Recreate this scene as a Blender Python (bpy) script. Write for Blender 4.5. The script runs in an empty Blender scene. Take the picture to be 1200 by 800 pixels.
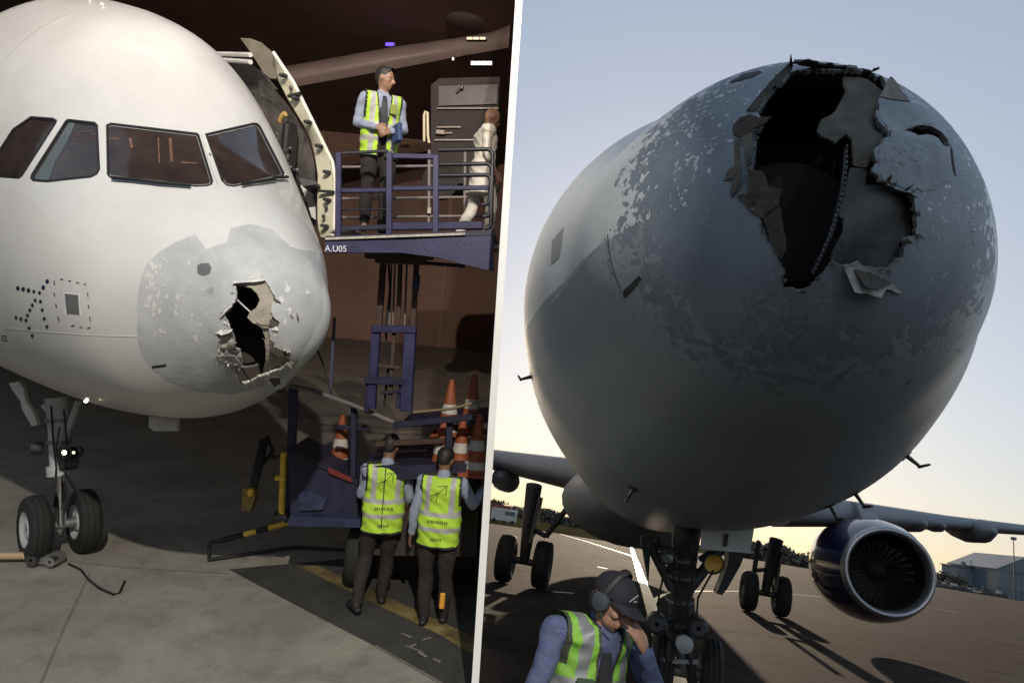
import bpy, bmesh, math, random
import numpy as np
from mathutils import Vector, Matrix, geometry
from mathutils.bvhtree import BVHTree
random.seed(7); rng = np.random.default_rng(7)
R_ = math.radians
scene = bpy.context.scene
COL = scene.collection

# ------------------------------------------------------------------ camera, sky, sun, exposure
FPX = 800.0                                   # focal length in pixels of a 1200 px wide picture
def axes(pitch, roll):
    f = np.array([0, math.cos(pitch), math.sin(pitch)]); r = np.array([1., 0, 0]); d = np.cross(f, r)
    c, s = math.cos(roll), math.sin(roll)
    return np.stack([c*r + s*d, -s*r + c*d, f])
ROLL_R = -math.atan(.164)
PITCH_R = math.atan(((598 + .164*22) - 400)*math.cos(ROLL_R)/FPX)
RR = axes(PITCH_R, ROLL_R); EYE = np.array([0, 0, 1.6634])
RL = axes(-.0595, -.09);    EYEL = np.array([0, 0, 3.7803])

cam = bpy.data.objects.new('camera', bpy.data.cameras.new('camera')); COL.objects.link(cam)
cam.data.sensor_width = 36; cam.data.lens = 36*FPX/1200; cam.data.clip_start = .05; cam.data.clip_end = 6000
m = Matrix.Identity(4)
for i in range(3):
    m[i][0], m[i][1], m[i][2], m[i][3] = RR[0][i], -RR[1][i], -RR[2][i], EYE[i]
cam.matrix_world = m
scene.camera = cam

SUN_AZ, SUN_EL = R_(12.6), R_(13.0)
world = bpy.data.worlds.new('World'); scene.world = world; world.use_nodes = True
wt = world.node_tree; wt.nodes.clear()
sky = wt.nodes.new('ShaderNodeTexSky'); sky.sky_type = 'NISHITA'; sky.sun_disc = False
sky.sun_elevation = SUN_EL; sky.sun_rotation = SUN_AZ; sky.altitude = 0; sky.air_density = 1.35; sky.dust_density = .9; sky.ozone_density = 3.0
hs = wt.nodes.new('ShaderNodeHueSaturation'); hs.inputs['Saturation'].default_value = 1.2
bg = wt.nodes.new('ShaderNodeBackground'); bg.inputs['Strength'].default_value = .14
gm = wt.nodes.new('ShaderNodeGamma'); gm.inputs['Gamma'].default_value = .36
wo = wt.nodes.new('ShaderNodeOutputWorld')
wt.links.new(sky.outputs[0], gm.inputs[0]); wt.links.new(gm.outputs[0], hs.inputs['Color']); tn = wt.nodes.new('ShaderNodeMix'); tn.data_type = 'RGBA'; tn.blend_type = 'MULTIPLY'; tn.inputs[0].default_value = 1; tn.inputs[7].default_value = (.985, .98, 1.045, 1)
wt.links.new(hs.outputs[0], tn.inputs[6]); wt.links.new(tn.outputs[2], bg.inputs[0]); wt.links.new(bg.outputs[0], wo.inputs[0])

sl = bpy.data.lights.new('sun', 'SUN'); sl.energy = 2.0; sl.angle = R_(.6); sl.color = (1, .80, .58)
sun = bpy.data.objects.new('sun', sl); COL.objects.link(sun)
sd = Vector((math.sin(SUN_AZ)*math.cos(SUN_EL), math.cos(SUN_AZ)*math.cos(SUN_EL), math.sin(SUN_EL)))
sun.rotation_euler = sd.to_track_quat('Z', 'Y').to_euler()

scene.view_settings.view_transform = 'Standard'; scene.view_settings.look = 'None'
scene.view_settings.exposure = 1.4; scene.view_settings.gamma = 1.0
scene.render.engine = 'CYCLES'
scene.cycles.max_bounces = 6; scene.cycles.use_denoising = True

# ------------------------------------------------------------------ frames: the dawn apron is the world; the floodlit apron is a slope rising beside it
class Frame:
    def __init__(s, C, R, M): s.C, s.R, s.M = C, R, M
    def ray(s, x, y): return s.R.T @ np.array([(x-600)/FPX, (y-400)/FPX, 1.])
    def at(s, x, y, d): return s.C + s.ray(x, y)*d                 # d metres in front of the eye
    def gnd(s, x, y, z=0.):
        r = s.ray(x, y); return s.C + r*((z - s.C[2])/r[2])
    def px(s, p):
        q = s.R @ (np.asarray(p) - s.C); return 600+FPX*q[0]/q[2], 400+FPX*q[1]/q[2], q[2]
FR_R = Frame(EYE, RR, Matrix.Identity(4))
_rot = RR.T @ RL
ML = Matrix.Identity(4)
for i in range(3):
    for j in range(3): ML[i][j] = _rot[i, j]
    ML[i][3] = EYE[i] - (_rot @ EYEL)[i]
FR_L = Frame(EYEL, RL, ML)

# ------------------------------------------------------------------ materials
def mat(name, col, rough=.6, metal=0., var=.12, scale=4., bump=.0, bscale=40., spec=.5, emit=None, col2=None, coat=0., detail=6., grain=0., stain=0.):
    m_ = bpy.data.materials.new(name); m_.use_nodes = True
    nt = m_.node_tree; b = nt.nodes['Principled BSDF']
    b.inputs['Roughness'].default_value = rough; b.inputs['Metallic'].default_value = metal
    b.inputs['Specular IOR Level'].default_value = spec; b.inputs['Coat Weight'].default_value = coat
    tc = nt.nodes.new('ShaderNodeTexCoord')
    if var > 0:
        n = nt.nodes.new('ShaderNodeTexNoise'); n.inputs['Scale'].default_value = scale; n.inputs['Detail'].default_value = detail; n.inputs['Roughness'].default_value = .65
        nt.links.new(tc.outputs['Object'], n.inputs['Vector'])
        r = nt.nodes.new('ShaderNodeValToRGB'); c = np.array(col)
        r.color_ramp.elements[0].position = .3; r.color_ramp.elements[1].position = .72
        r.color_ramp.elements[0].color = (*np.clip(c*(1-var), 0, 1), 1)
        r.color_ramp.elements[1].color = (*(col2 if col2 else np.clip(c*(1+var), 0, 1)), 1)
        nt.links.new(n.outputs['Fac'], r.inputs[0]); out = r.outputs[0]
        for sc_, amt, lo_, hi_ in ((70., grain, .35, .65), (.55, stain, .42, .60), (2.6, stain*.7, .40, .50)):
            if amt <= 0: continue
            q = nt.nodes.new('ShaderNodeTexNoise'); q.inputs['Scale'].default_value = sc_; q.inputs['Detail'].default_value = 7; q.inputs['Roughness'].default_value = .7; q.inputs['Distortion'].default_value = .4
            nt.links.new(tc.outputs['Object'], q.inputs['Vector'])
            mr = nt.nodes.new('ShaderNodeMapRange'); mr.inputs['From Min'].default_value = lo_; mr.inputs['From Max'].default_value = hi_; mr.inputs['To Min'].default_value = 1-amt; mr.inputs['To Max'].default_value = 1
            nt.links.new(q.outputs['Fac'], mr.inputs['Value'])
            mx = nt.nodes.new('ShaderNodeMix'); mx.data_type = 'RGBA'; mx.blend_type = 'MULTIPLY'; mx.inputs[0].default_value = 1
            nt.links.new(out, mx.inputs[6]); nt.links.new(mr.outputs[0], mx.inputs[7]); out = mx.outputs[2]
        nt.links.new(out, b.inputs['Base Color'])
        rr = nt.nodes.new('ShaderNodeMapRange'); rr.inputs['To Min'].default_value = max(.02, rough-.1); rr.inputs['To Max'].default_value = min(1, rough+.12)
        nt.links.new(n.outputs['Fac'], rr.inputs['Value']); nt.links.new(rr.outputs[0], b.inputs['Roughness'])
    else:
        b.inputs['Base Color'].default_value = (*col, 1)
    if bump > 0:
        n2 = nt.nodes.new('ShaderNodeTexNoise'); n2.inputs['Scale'].default_value = bscale; n2.inputs['Detail'].default_value = 5
        nt.links.new(tc.outputs['Object'], n2.inputs['Vector'])
        bp = nt.nodes.new('ShaderNodeBump'); bp.inputs['Strength'].default_value = bump; bp.inputs['Distance'].default_value = .02
        nt.links.new(n2.outputs['Fac'], bp.inputs['Height']); nt.links.new(bp.outputs[0], b.inputs['Normal'])
    if emit:
        b.inputs['Emission Color'].default_value = (*emit[:3], 1); b.inputs['Emission Strength'].default_value = emit[3]
    return m_

# ------------------------------------------------------------------ mesh builder
class MB:
    def __init__(s): s.v, s.f, s.m = [], [], []
    def add(s, vs, fs, mi=0):
        o = len(s.v); s.v += [tuple(map(float, p)) for p in vs]; s.f += [tuple(i+o for i in f) for f in fs]; s.m += [mi]*len(fs); return s
    def box(s, c, size, ax=None, mi=0, bev=0.):
        c = np.array(c, float); A = np.eye(3) if ax is None else np.array(ax, float); h = np.array(size, float)/2
        if bev > 0:
            vs = []; b = min(bev, h.min()*.9)
            for z in (-1, 1):
                for (k, zz) in ((0, h[2]-b), (b, h[2])) if z > 0 else ((b, h[2]), (0, h[2]-b)):
                    X, Y = h[0]-k, h[1]-k
                    for (sx, sy, q) in ((1, 1, 0), (1, 1, 1), (-1, 1, 1), (-1, 1, 0), (-1, -1, 0), (-1, -1, 1), (1, -1, 1), (1, -1, 0)):
                        vs.append(((X-(b if q else 0))*sx, (Y-(0 if q else b))*sy, z*zz))
            fs = [tuple(range(7, -1, -1)), tuple(range(24, 32))]
            for r in range(3):
                for i in range(8): fs.append((r*8+i, r*8+(i+1) % 8, r*8+8+(i+1) % 8, r*8+8+i))
            return s.add([c + np.array(v) @ A for v in vs], fs, mi)
        vs = [c + (np.array((x, y, z))*h) @ A for z in (-1, 1) for y in (-1, 1) for x in (-1, 1)]
        return s.add(vs, [(0, 2, 3, 1), (4, 5, 7, 6), (0, 1, 5, 4), (2, 6, 7, 3), (0, 4, 6, 2), (1, 3, 7, 5)], mi)
    def bar(s, p, q, w, h=None, up=(0, 0, 1), mi=0, bev=0.):
        p = np.array(p, float); q = np.array(q, float); d = q-p; L = np.linalg.norm(d); d = d/L
        u = np.array(up, float); x = np.cross(d, u)
        if np.linalg.norm(x) < 1e-4: x = np.cross(d, (1, 0, .1))
        x /= np.linalg.norm(x); y = np.cross(x, d)
        return s.box((p+q)/2, (w, L, h or w), [x, d, y], mi, bev)
    def tube(s, pts, rad, n=10, mi=0, caps=True, flat=None):
        pts = [np.array(p, float) for p in pts]; N = len(pts); rad = [rad]*N if np.isscalar(rad) else rad
        vs = []; prev = None
        for i, p in enumerate(pts):
            d = pts[min(i+1, N-1)] - pts[max(i-1, 0)]; d = d/(np.linalg.norm(d)+1e-9)
            if prev is None:
                a = np.array((0, 0, 1.)) if abs(d[2]) < .9 else np.array((1., 0, 0)); x = np.cross(d, a)
            else: x = prev - d*(prev @ d)
            x /= np.linalg.norm(x); prev = x; y = np.cross(d, x)
            for k in range(n):
                t = 2*math.pi*k/n; o = (x*math.cos(t) + y*math.sin(t))*rad[i]
                if flat is not None:
                    ax, fk = flat; ax = np.array(ax, float); o = o + ax*(o @ ax)*(fk-1)
                vs.append(p + o)
        fs = [(i*n+k, i*n+(k+1) % n, (i+1)*n+(k+1) % n, (i+1)*n+k) for i in range(N-1) for k in range(n)]
        if caps: fs += [tuple(range(n-1, -1, -1)), tuple((N-1)*n+k for k in range(n))]
        return s.add(vs, fs, mi)
    def limb(s, pts, rad, n=14, mi=0, flat=None):        # tube with rounded ends
        pts = [np.array(p, float) for p in pts]; rad = list(rad)
        d0 = pts[0]-pts[1]; d0 /= np.linalg.norm(d0)+1e-9; d1 = pts[-1]-pts[-2]; d1 /= np.linalg.norm(d1)+1e-9
        P = [pts[0]+d0*rad[0]*k for k in (.98, .8, .45)] + pts + [pts[-1]+d1*rad[-1]*k for k in (.45, .8, .98)]
        Q = [rad[0]*k for k in (.2, .6, .9)] + rad + [rad[-1]*k for k in (.9, .6, .2)]
        return s.tube(P, Q, n, mi, True, flat)
    def rings(s, rs, n=24, mi=0, caps=True):              # stacked horizontal ellipses (cx, cy, cz, rx, ry)
        vs = []
        for (cx, cy, cz, rx, ry) in rs:
            for k in range(n):
                t = 2*math.pi*k/n; c, q = math.cos(t), math.sin(t)
                vs.append((cx + rx*math.copysign(abs(c)**.85, c), cy + ry*math.copysign(abs(q)**.85, q), cz))
        N = len(rs)
        fs = [(i*n+k, i*n+(k+1) % n, (i+1)*n+(k+1) % n, (i+1)*n+k) for i in range(N-1) for k in range(n)]
        if caps: fs += [tuple(range(n-1, -1, -1)), tuple((N-1)*n+k for k in range(n))]
        return s.add(vs, fs, mi)
    def ell(s, c, r, n=12, ax=None, mi=0):
        A = np.eye(3) if ax is None else np.array(ax, float); vs = []; m_ = n//2
        for i in range(1, m_):
            ph = math.pi*i/m_
            for k in range(n):
                t = 2*math.pi*k/n; vs.append(np.array(c) + (np.array((math.sin(ph)*math.cos(t), math.sin(ph)*math.sin(t), math.cos(ph)))*np.array(r)) @ A)
        fs = [(i*n+k, (i+1)*n+k, (i+1)*n+(k+1) % n, i*n+(k+1) % n) for i in range(m_-2) for k in range(n)]
        top = len(vs); vs += [np.array(c)+np.array((0, 0, r[2])) @ A, np.array(c)-np.array((0, 0, r[2])) @ A]
        fs += [(top, k, (k+1) % n) for k in range(n)] + [(top+1, (m_-2)*n+(k+1) % n, (m_-2)*n+k) for k in range(n)]
        return s.add(vs, fs, mi)
    def lathe(s, o, axis, prof, n=32, mi=0, up=(0, 0, 1)):   # prof: (along axis, radius)
        o = np.array(o, float); a = np.array(axis, float); a /= np.linalg.norm(a); x = np.cross(a, up)
        if np.linalg.norm(x) < 1e-3: x = np.cross(a, (1, 0, 0))
        x /= np.linalg.norm(x); y = np.cross(a, x); vs = []
        for (t, r) in prof:
            for k in range(n):
                q = 2*math.pi*k/n; vs.append(o + a*t + (x*math.cos(q) + y*math.sin(q))*max(r, 1e-4))
        fs = [(i*n+k, i*n+(k+1) % n, (i+1)*n+(k+1) % n, (i+1)*n+k) for i in range(len(prof)-1) for k in range(n)]
        return s.add(vs, fs, mi)
    def prism(s, poly, d, mi=0):                             # poly (3-D points) pushed along vector d
        P = [np.array(p, float) for p in poly]; n = len(P); d = np.array(d, float)
        return s.add(P + [p+d for p in P], [tuple(range(n)), tuple(range(2*n-1, n-1, -1))] + [(i, n+i, n+(i+1) % n, (i+1) % n) for i in range(n)], mi)

BASE, FRM = {}, {}
def _mesh(name, mb, mats, base, smooth, fixn=True):
    me = bpy.data.meshes.new(name); b = np.array(base)
    me.from_pydata([tuple(np.array(v)-b) for v in mb.v], [], mb.f)
    for q in (mats if isinstance(mats, (list, tuple)) else [mats]): me.materials.append(q)
    if len(me.polygons): me.polygons.foreach_set('material_index', mb.m)
    if fixn:
        bm = bmesh.new(); bm.from_mesh(me); bmesh.ops.recalc_face_normals(bm, faces=bm.faces); bm.to_mesh(me); bm.free()
    if smooth is not None:
        me.polygons.foreach_set('use_smooth', [True]*len(me.polygons))
        if smooth < 180: me.set_sharp_from_angle(angle=R_(smooth))
    me.update(); return me
def props(o, label, cat, group=None, kind=None):
    if label: o['label'] = label
    if cat: o['category'] = cat
    if group: o['group'] = group
    if kind: o['kind'] = kind
def thing(name, label, cat, base, fr, group=None):
    o = bpy.data.objects.new(name, None); COL.objects.link(o); o.empty_display_size = .2
    o.matrix_world = fr.M @ Matrix.Translation(Vector([float(x) for x in base]))
    props(o, label, cat, group); BASE[o.name] = np.array(base, float); FRM[o.name] = fr; return o
def part(parent, name, mb, mats, smooth=40, label=None, kind=None, fixn=True):
    b = BASE[parent.name]
    o = bpy.data.objects.new(name, _mesh(name, mb, mats, b, smooth, fixn)); COL.objects.link(o)
    o.parent = parent; BASE[o.name] = b; FRM[o.name] = FRM[parent.name]; props(o, label, None, None, kind); return o
def solo(name, label, cat, mb, mats, base, fr, group=None, smooth=40, kind=None, fixn=True):
    o = bpy.data.objects.new(name, _mesh(name, mb, mats, base, smooth, fixn)); COL.objects.link(o)
    o.matrix_world = fr.M @ Matrix.Translation(Vector([float(x) for x in base]))
    props(o, label, cat, group, kind); BASE[o.name] = np.array(base, float); FRM[o.name] = fr; return o
def dup(root, base, label=None, turn=0., kids=None):
    c = root.copy(); COL.objects.link(c)
    c.matrix_world = FRM[root.name].M @ Matrix.Translation(Vector([float(x) for x in base])) @ Matrix.Rotation(turn, 4, 'Z')
    if label: c['label'] = label
    def rec(src, dst):
        for ch in [o for o in list(COL.objects) if o.parent == src]:
            k = ch.copy(); COL.objects.link(k); k.parent = dst; rec(ch, k)
    rec(root, c); return c
def lerp(a, b, t): return np.array(a)*(1-t)+np.array(b)*t

# ------------------------------------------------------------------ palette
M = {}
M['white_paint'] = mat('white_paint', (.68, .675, .665), .34, var=.05, scale=1.2, coat=.25, stain=.05)
M['rubber'] = mat('rubber', (.020, .019, .018), .8, var=.35, scale=9, bump=.2, bscale=50, stain=.3)
M['steel'] = mat('steel', (.30, .30, .31), .42, .7, .25, 9)
M['dark_steel'] = mat('dark_steel', (.07, .07, .075), .5, .5, .3, 9)
M['grey_paint'] = mat('grey_paint', (.42, .43, .44), .45, var=.1, scale=5)
M['chrome'] = mat('chrome', (.75, .75, .76), .12, 1., .05, 5)
M['black'] = mat('black', (.012, .012, .013), .6, var=.2)
M['seal'] = mat('seal', (.02, .02, .022), .55, var=.2)
M['blue_steel'] = mat('blue_steel', (.023, .022, .075), .45, var=.35, scale=6, bump=.1)
M['yellow_paint'] = mat('yellow_paint', (.75, .48, .06), .5, var=.2, scale=8)
M['amber'] = mat('amber', (.7, .42, .08), .4, var=.1)

# ------------------------------------------------------------------ airliner forebody: a lofted surface P(rho, theta); outlines seen in the photo are found on it by ray casting
_X0 = np.array([0, .04, .15, .5, 1, 1.5, 2, 2.5, 3, 3.5, 4, 5, 6, 9, 32, 36, 40, 44.3])
_HW = np.array([0, .22, .44, .82, 1.14, 1.37, 1.55, 1.68, 1.78, 1.85, 1.90, 1.955, 1.975, 1.975, 1.975, 1.6, 1.0, .25])
_ZT = np.array([-.58, -.38, -.20, .13, .42, .66, 1.02, 1.42, 1.68, 1.83, 1.93, 2.04, 2.07, 2.07, 2.07, 2.0, 1.85, 1.6])
_ZB = np.array([-.58, -.79, -.98, -1.27, -1.50, -1.65, -1.77, -1.86, -1.93, -1.98, -2.02, -2.06, -2.07, -2.07, -2.0, -1.0, .1, 1.2])
def pchip(x, y, q):
    h = np.diff(x); d = np.diff(y)/h; m_ = np.zeros(len(x))
    for i in range(1, len(x)-1):
        if d[i-1]*d[i] > 0:
            w1, w2 = 2*h[i]+h[i-1], h[i]+2*h[i-1]; m_[i] = (w1+w2)/(w1/d[i-1]+w2/d[i])
    m_[0] = d[0]; m_[-1] = d[-1]
    k = np.clip(np.searchsorted(x, q)-1, 0, len(h)-1); t = (q-x[k])/h[k]
    return ((2*t**3-3*t*t+1)*y[k] + (t**3-2*t*t+t)*h[k]*m_[k] + (-2*t**3+3*t*t)*y[k+1] + (t**3-t*t)*h[k]*m_[k+1])
def inside(poly, pts):
    poly = np.asarray(poly); x, y = pts[:, 0], pts[:, 1]; r = np.zeros(len(pts), bool)
    for i in range(len(poly)):
        x1, y1 = poly[i]; x2, y2 = poly[i-1]
        if y1 == y2: continue
        r ^= ((y1 > y) != (y2 > y)) & (x < (x2-x1)*(y-y1)/(y2-y1)+x1)
    return r
def ragged(poly, amp, depth=2, closed=True):
    P = [np.array(p, float) for p in poly]
    for _ in range(depth):
        Q = []
        for i in range(len(P) if closed else len(P)-1):
            a, b = P[i], P[(i+1) % len(P)]; d = b-a; L = np.hypot(*d); n = np.array((-d[1], d[0]))/(L+1e-9)
            Q += [a, (a+b)/2 + n*rng.uniform(-1, 1)*min(amp, L*.22)]
        if not closed: Q.append(P[-1])
        P = Q; amp *= .6
    return P
def grow(poly, d):
    P = np.array(poly, float); n = len(P); A = 0
    for i in range(n): A += P[i-1][0]*P[i][1]-P[i][0]*P[i-1][1]
    s = 1 if A > 0 else -1; out = []
    for i in range(n):
        e1 = P[i]-P[i-1]; e2 = P[(i+1) % n]-P[i]; e1 /= np.hypot(*e1)+1e-9; e2 /= np.hypot(*e2)+1e-9
        n1 = np.array((e1[1], -e1[0]))*s; n2 = np.array((e2[1], -e2[0]))*s; k = n1+n2; k /= max(.4, k @ n1) if True else 1
        out.append(P[i]+k*d)
    return out
def edge_px(poly, step):
    out = []
    for i in range(len(poly)):
        a, b = np.array(poly[i], float), np.array(poly[(i+1) % len(poly)], float); n = max(1, int(np.hypot(*(b-a))/step))
        out += [a+(b-a)*k/n for k in range(n)]
    return out

class Air:
    def __init__(s, fr, yaw, pos, pit, hw, zt, zb):
        s.fr = fr; a = np.array([math.sin(yaw), math.cos(yaw), 0]); r = np.array([-math.cos(yaw), math.sin(yaw), 0]); u = np.array([0, 0, 1.])
        c, q = math.cos(pit), math.sin(pit)
        s.A = np.stack([a*c + u*q, r, -a*q + u*c]); s.pos = np.array(pos, float)      # rows: aft, starboard, up in the frame
        K = np.array([0, .5, 1.5, 3, 5, 9, 50])
        def adj(x, y, o, mul):
            o = np.interp(x, K, [0, *o, o[-1]]); return y*(1+o) if mul else y+o*np.clip(x/.4, 0, 1)
        s.us = np.linspace(0, math.sqrt(44.3), 900); xs = s.us**2; x0 = np.sqrt(_X0)
        s.hw = pchip(x0, adj(_X0, _HW, hw, 1), s.us); s.zt = pchip(x0, adj(_X0, _ZT, zt, 0), s.us); s.zb = pchip(x0, adj(_X0, _ZB, zb, 0), s.us)
        zc = np.interp(xs, [0, 1, 4, 30, 44.3], [-.58, -.5, 0, 0, 1.4]); s.zc = np.minimum(np.maximum(zc, s.zb+.01), s.zt-.01); s.zc[0] = -.58
        n, k = 170, 144; rho = np.linspace(0.004, 3.2, n); th = np.linspace(0, 2*math.pi, k, endpoint=False)
        G = s.P((rho[:, None]*np.sin(th)).ravel(), (rho[:, None]*np.cos(th)).ravel())
        s.bvh = BVHTree.FromPolygons([tuple(p) for p in G], [(i*k+j, i*k+(j+1) % k, (i+1)*k+(j+1) % k, (i+1)*k+j) for i in range(n-1) for j in range(k)])
        m_ = Matrix.Identity(4)
        for i in range(3):
            for j in range(3): m_[i][j] = s.A[j][i]
            m_[i][3] = s.pos[i]
        s.M = fr.M @ m_; s.mid = (880, 360) if fr is FR_R else (230, 300)
    def P(s, a, b, off=0.):
        a = np.atleast_1d(np.asarray(a, float)); b = np.atleast_1d(np.asarray(b, float)); rho = np.hypot(a, b); th = np.arctan2(a, b)
        def ev(rho, th):
            hw, zt, zb, zc = (np.interp(rho, s.us, q) for q in (s.hw, s.zt, s.zb, s.zc)); c = np.cos(th)
            return np.stack([rho**2, hw*np.sin(th), zc + np.where(c > 0, zt-zc, zc-zb)*c], -1)
        p = ev(rho, th)
        if np.any(np.asarray(off) != 0):
            e = 1e-3; r2 = np.maximum(rho, .03)
            N = np.cross(ev(r2+e, th)-ev(r2-e, th), ev(r2, th+e)-ev(r2, th-e)); N /= np.linalg.norm(N, axis=1)[:, None]+1e-12
            N *= np.where((N*np.stack([-.6+0*th, np.sin(th), np.cos(th)], -1)).sum(1) < 0, -1, 1)[:, None]
            p = p + N*np.broadcast_to(np.asarray(off, float), rho.shape)[:, None]
        return p
    def disc(s, mb, x, k=.93):
        t = np.linspace(0, 2*math.pi, 48, endpoint=False); r = math.sqrt(x); p = s.P(r*np.sin(t), r*np.cos(t)); c = p.mean(0); p = c+(p-c)*k
        mb.add(np.concatenate([[c], p]), [(0, i+1, (i+1) % 48+1) for i in range(48)])
    def to(s, p): return s.A @ (np.asarray(p)-s.pos)                      # frame -> aircraft
    def fro(s, p): return np.asarray(p) @ s.A + s.pos
    def at(s, x, y, d): return s.to(s.fr.at(x, y, d))
    def gnd(s, x, y, z=0): return s.to(s.fr.gnd(x, y, z))
    def hit(s, x, y):
        o = s.to(s.fr.C); d = s.A @ s.fr.ray(x, y)
        h = s.bvh.ray_cast(Vector(o), Vector(d/np.linalg.norm(d)))
        if h[0] is None:                                   # just off the silhouette: slide inwards
            for k in range(1, 16):
                q = np.array((x, y))+(np.array(s.mid)-(x, y))*k*.012; d = s.A @ s.fr.ray(*q); h = s.bvh.ray_cast(Vector(o), Vector(d/np.linalg.norm(d)))
                if h[0] is not None: break
            else: return None
        p = h[0]; rho = math.sqrt(max(p.x, 0)); hw, zt, zb, zc = (np.interp(rho, s.us, q) for q in (s.hw, s.zt, s.zb, s.zc))
        th = math.atan2(p.y/max(hw, 1e-4), (p.z-zc)/max(zt-zc if p.z > zc else zc-zb, 1e-4))
        return rho*math.sin(th), rho*math.cos(th)
    def ab(s, px):
        out = [s.hit(*p) for p in px]
        if any(q is None for q in out): print('MISS', [tuple(np.round(p, 1)) for p, q in zip(px, out) if q is None])
        return [q for q in out if q is not None]
    # patch on the skin from a photo outline; off: constant or function of (px-space) handled through offs per point
    def patch(s, mb, px, off=.004, grid=.05, thick=.0, mi=0, lift=None, rag=0., step=14):
        px = edge_px(px, step)
        if rag: px = ragged(px, rag, 2)
        ab = np.array(s.ab(px)); lo, hi = ab.min(0), ab.max(0); n = int(min(60, max(2, (hi-lo).max()/grid)))
        g = np.stack(np.meshgrid(np.linspace(lo[0], hi[0], n+2)[1:-1], np.linspace(lo[1], hi[1], n+2)[1:-1]), -1).reshape(-1, 2)
        g = g[inside(ab, g)]
        vs = [Vector(p) for p in ab] + [Vector(p) for p in g]
        r = geometry.delaunay_2d_cdt(vs, [], [list(range(len(ab)))], 1, 1e-6, False)
        V = np.array([(v.x, v.y) for v in r[0]]); F = np.array([tuple(f) for f in r[2]]); F = [tuple(f) for f in F[inside(ab, V[F].mean(1))]]
        o = np.full(len(V), off, float)
        if lift is not None: o = o + lift(V)
        p1 = s.P(V[:, 0], V[:, 1], o)
        if thick > 0:
            p0 = s.P(V[:, 0], V[:, 1], o-thick); n = len(V); E = {}
            for f in F:
                for i in range(len(f)):
                    e = (f[i], f[(i+1) % len(f)]); E[tuple(sorted(e))] = None if tuple(sorted(e)) in E else e
            F2 = F + [tuple(i+n for i in f[::-1]) for f in F] + [(e[0], e[0]+n, e[1]+n, e[1]) for e in E.values() if e]
            mb.add(np.concatenate([p1, p0]), F2, mi)
        else: mb.add(p1, F, mi)
        return ab
    # skin: rings of points + constraint outlines -> faces sorted by zone
    def skin(s, outlines, rmax_fine=2.75, dr=.045):
        pts = [(0., 0.)]; rr = list(np.arange(.03, rmax_fine, dr)) + list(np.linspace(rmax_fine+.06, math.sqrt(44.3), 26))
        for i, r in enumerate(rr):
            n = int(min(132, max(10, 2*math.pi*r/.055))) if r < 2.2 else 132
            t = (np.arange(n)+.5*(i % 2))*2*math.pi/n
            pts += list(zip(r*np.sin(t), r*np.cos(t)))
        vs = [Vector(p) for p in pts]; ed = []
        for o in outlines:
            k = len(vs); vs += [Vector(p) for p in o]; ed += [(k+i, k+(i+1) % len(o)) for i in range(len(o))]
        r = geometry.delaunay_2d_cdt(vs, ed, [], 0, 1e-6, False)
        return np.array([(v.x, v.y) for v in r[0]]), np.array([tuple(f) for f in r[2]])
def submesh(air, V, F, sel, mi, rim=None, rim_mi=0, depth=.03, off=0.):
    """faces SEL of the skin as an MB; RIM(edge midpoints)->bool marks open edges that get a wall going inwards"""
    mb = MB(); f = F[sel]; m_ = np.asarray(mi)[sel]; used, inv = np.unique(f, return_inverse=True); f = inv.reshape(f.shape); v = V[used]
    mb.add(air.P(v[:, 0], v[:, 1], off), [tuple(q) for q in f]); mb.m = list(map(int, m_))
    if rim is not None:
        E = {}
        for q in f:
            for i in range(3):
                e = (q[i], q[(i+1) % 3]); k = tuple(sorted(e)); E[k] = None if k in E else e
        e = np.array([x for x in E.values() if x is not None]); mid = (v[e[:, 0]]+v[e[:, 1]])/2; e = e[rim(mid)]
        if len(e):
            ids = np.unique(e); mp = {int(i): k for k, i in enumerate(ids)}; n = len(ids)
            top = air.P(v[ids][:, 0], v[ids][:, 1], off); bot = air.P(v[ids][:, 0], v[ids][:, 1], off-depth*(.6+.8*rng.random(n)))
            mb.add(np.concatenate([top, bot]), [(mp[int(a)], mp[int(b)], mp[int(b)]+n, mp[int(a)]+n) for a, b in e], rim_mi)
    return mb
def aircraft(name, label, air, base, group=None):
    o = bpy.data.objects.new(name, None); COL.objects.link(o); o.matrix_world = air.M @ Matrix.Translation(Vector([float(x) for x in base]))
    props(o, label, 'airliner', group); BASE[o.name] = np.array(base, float); FRM[o.name] = air.fr; return o

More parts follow.
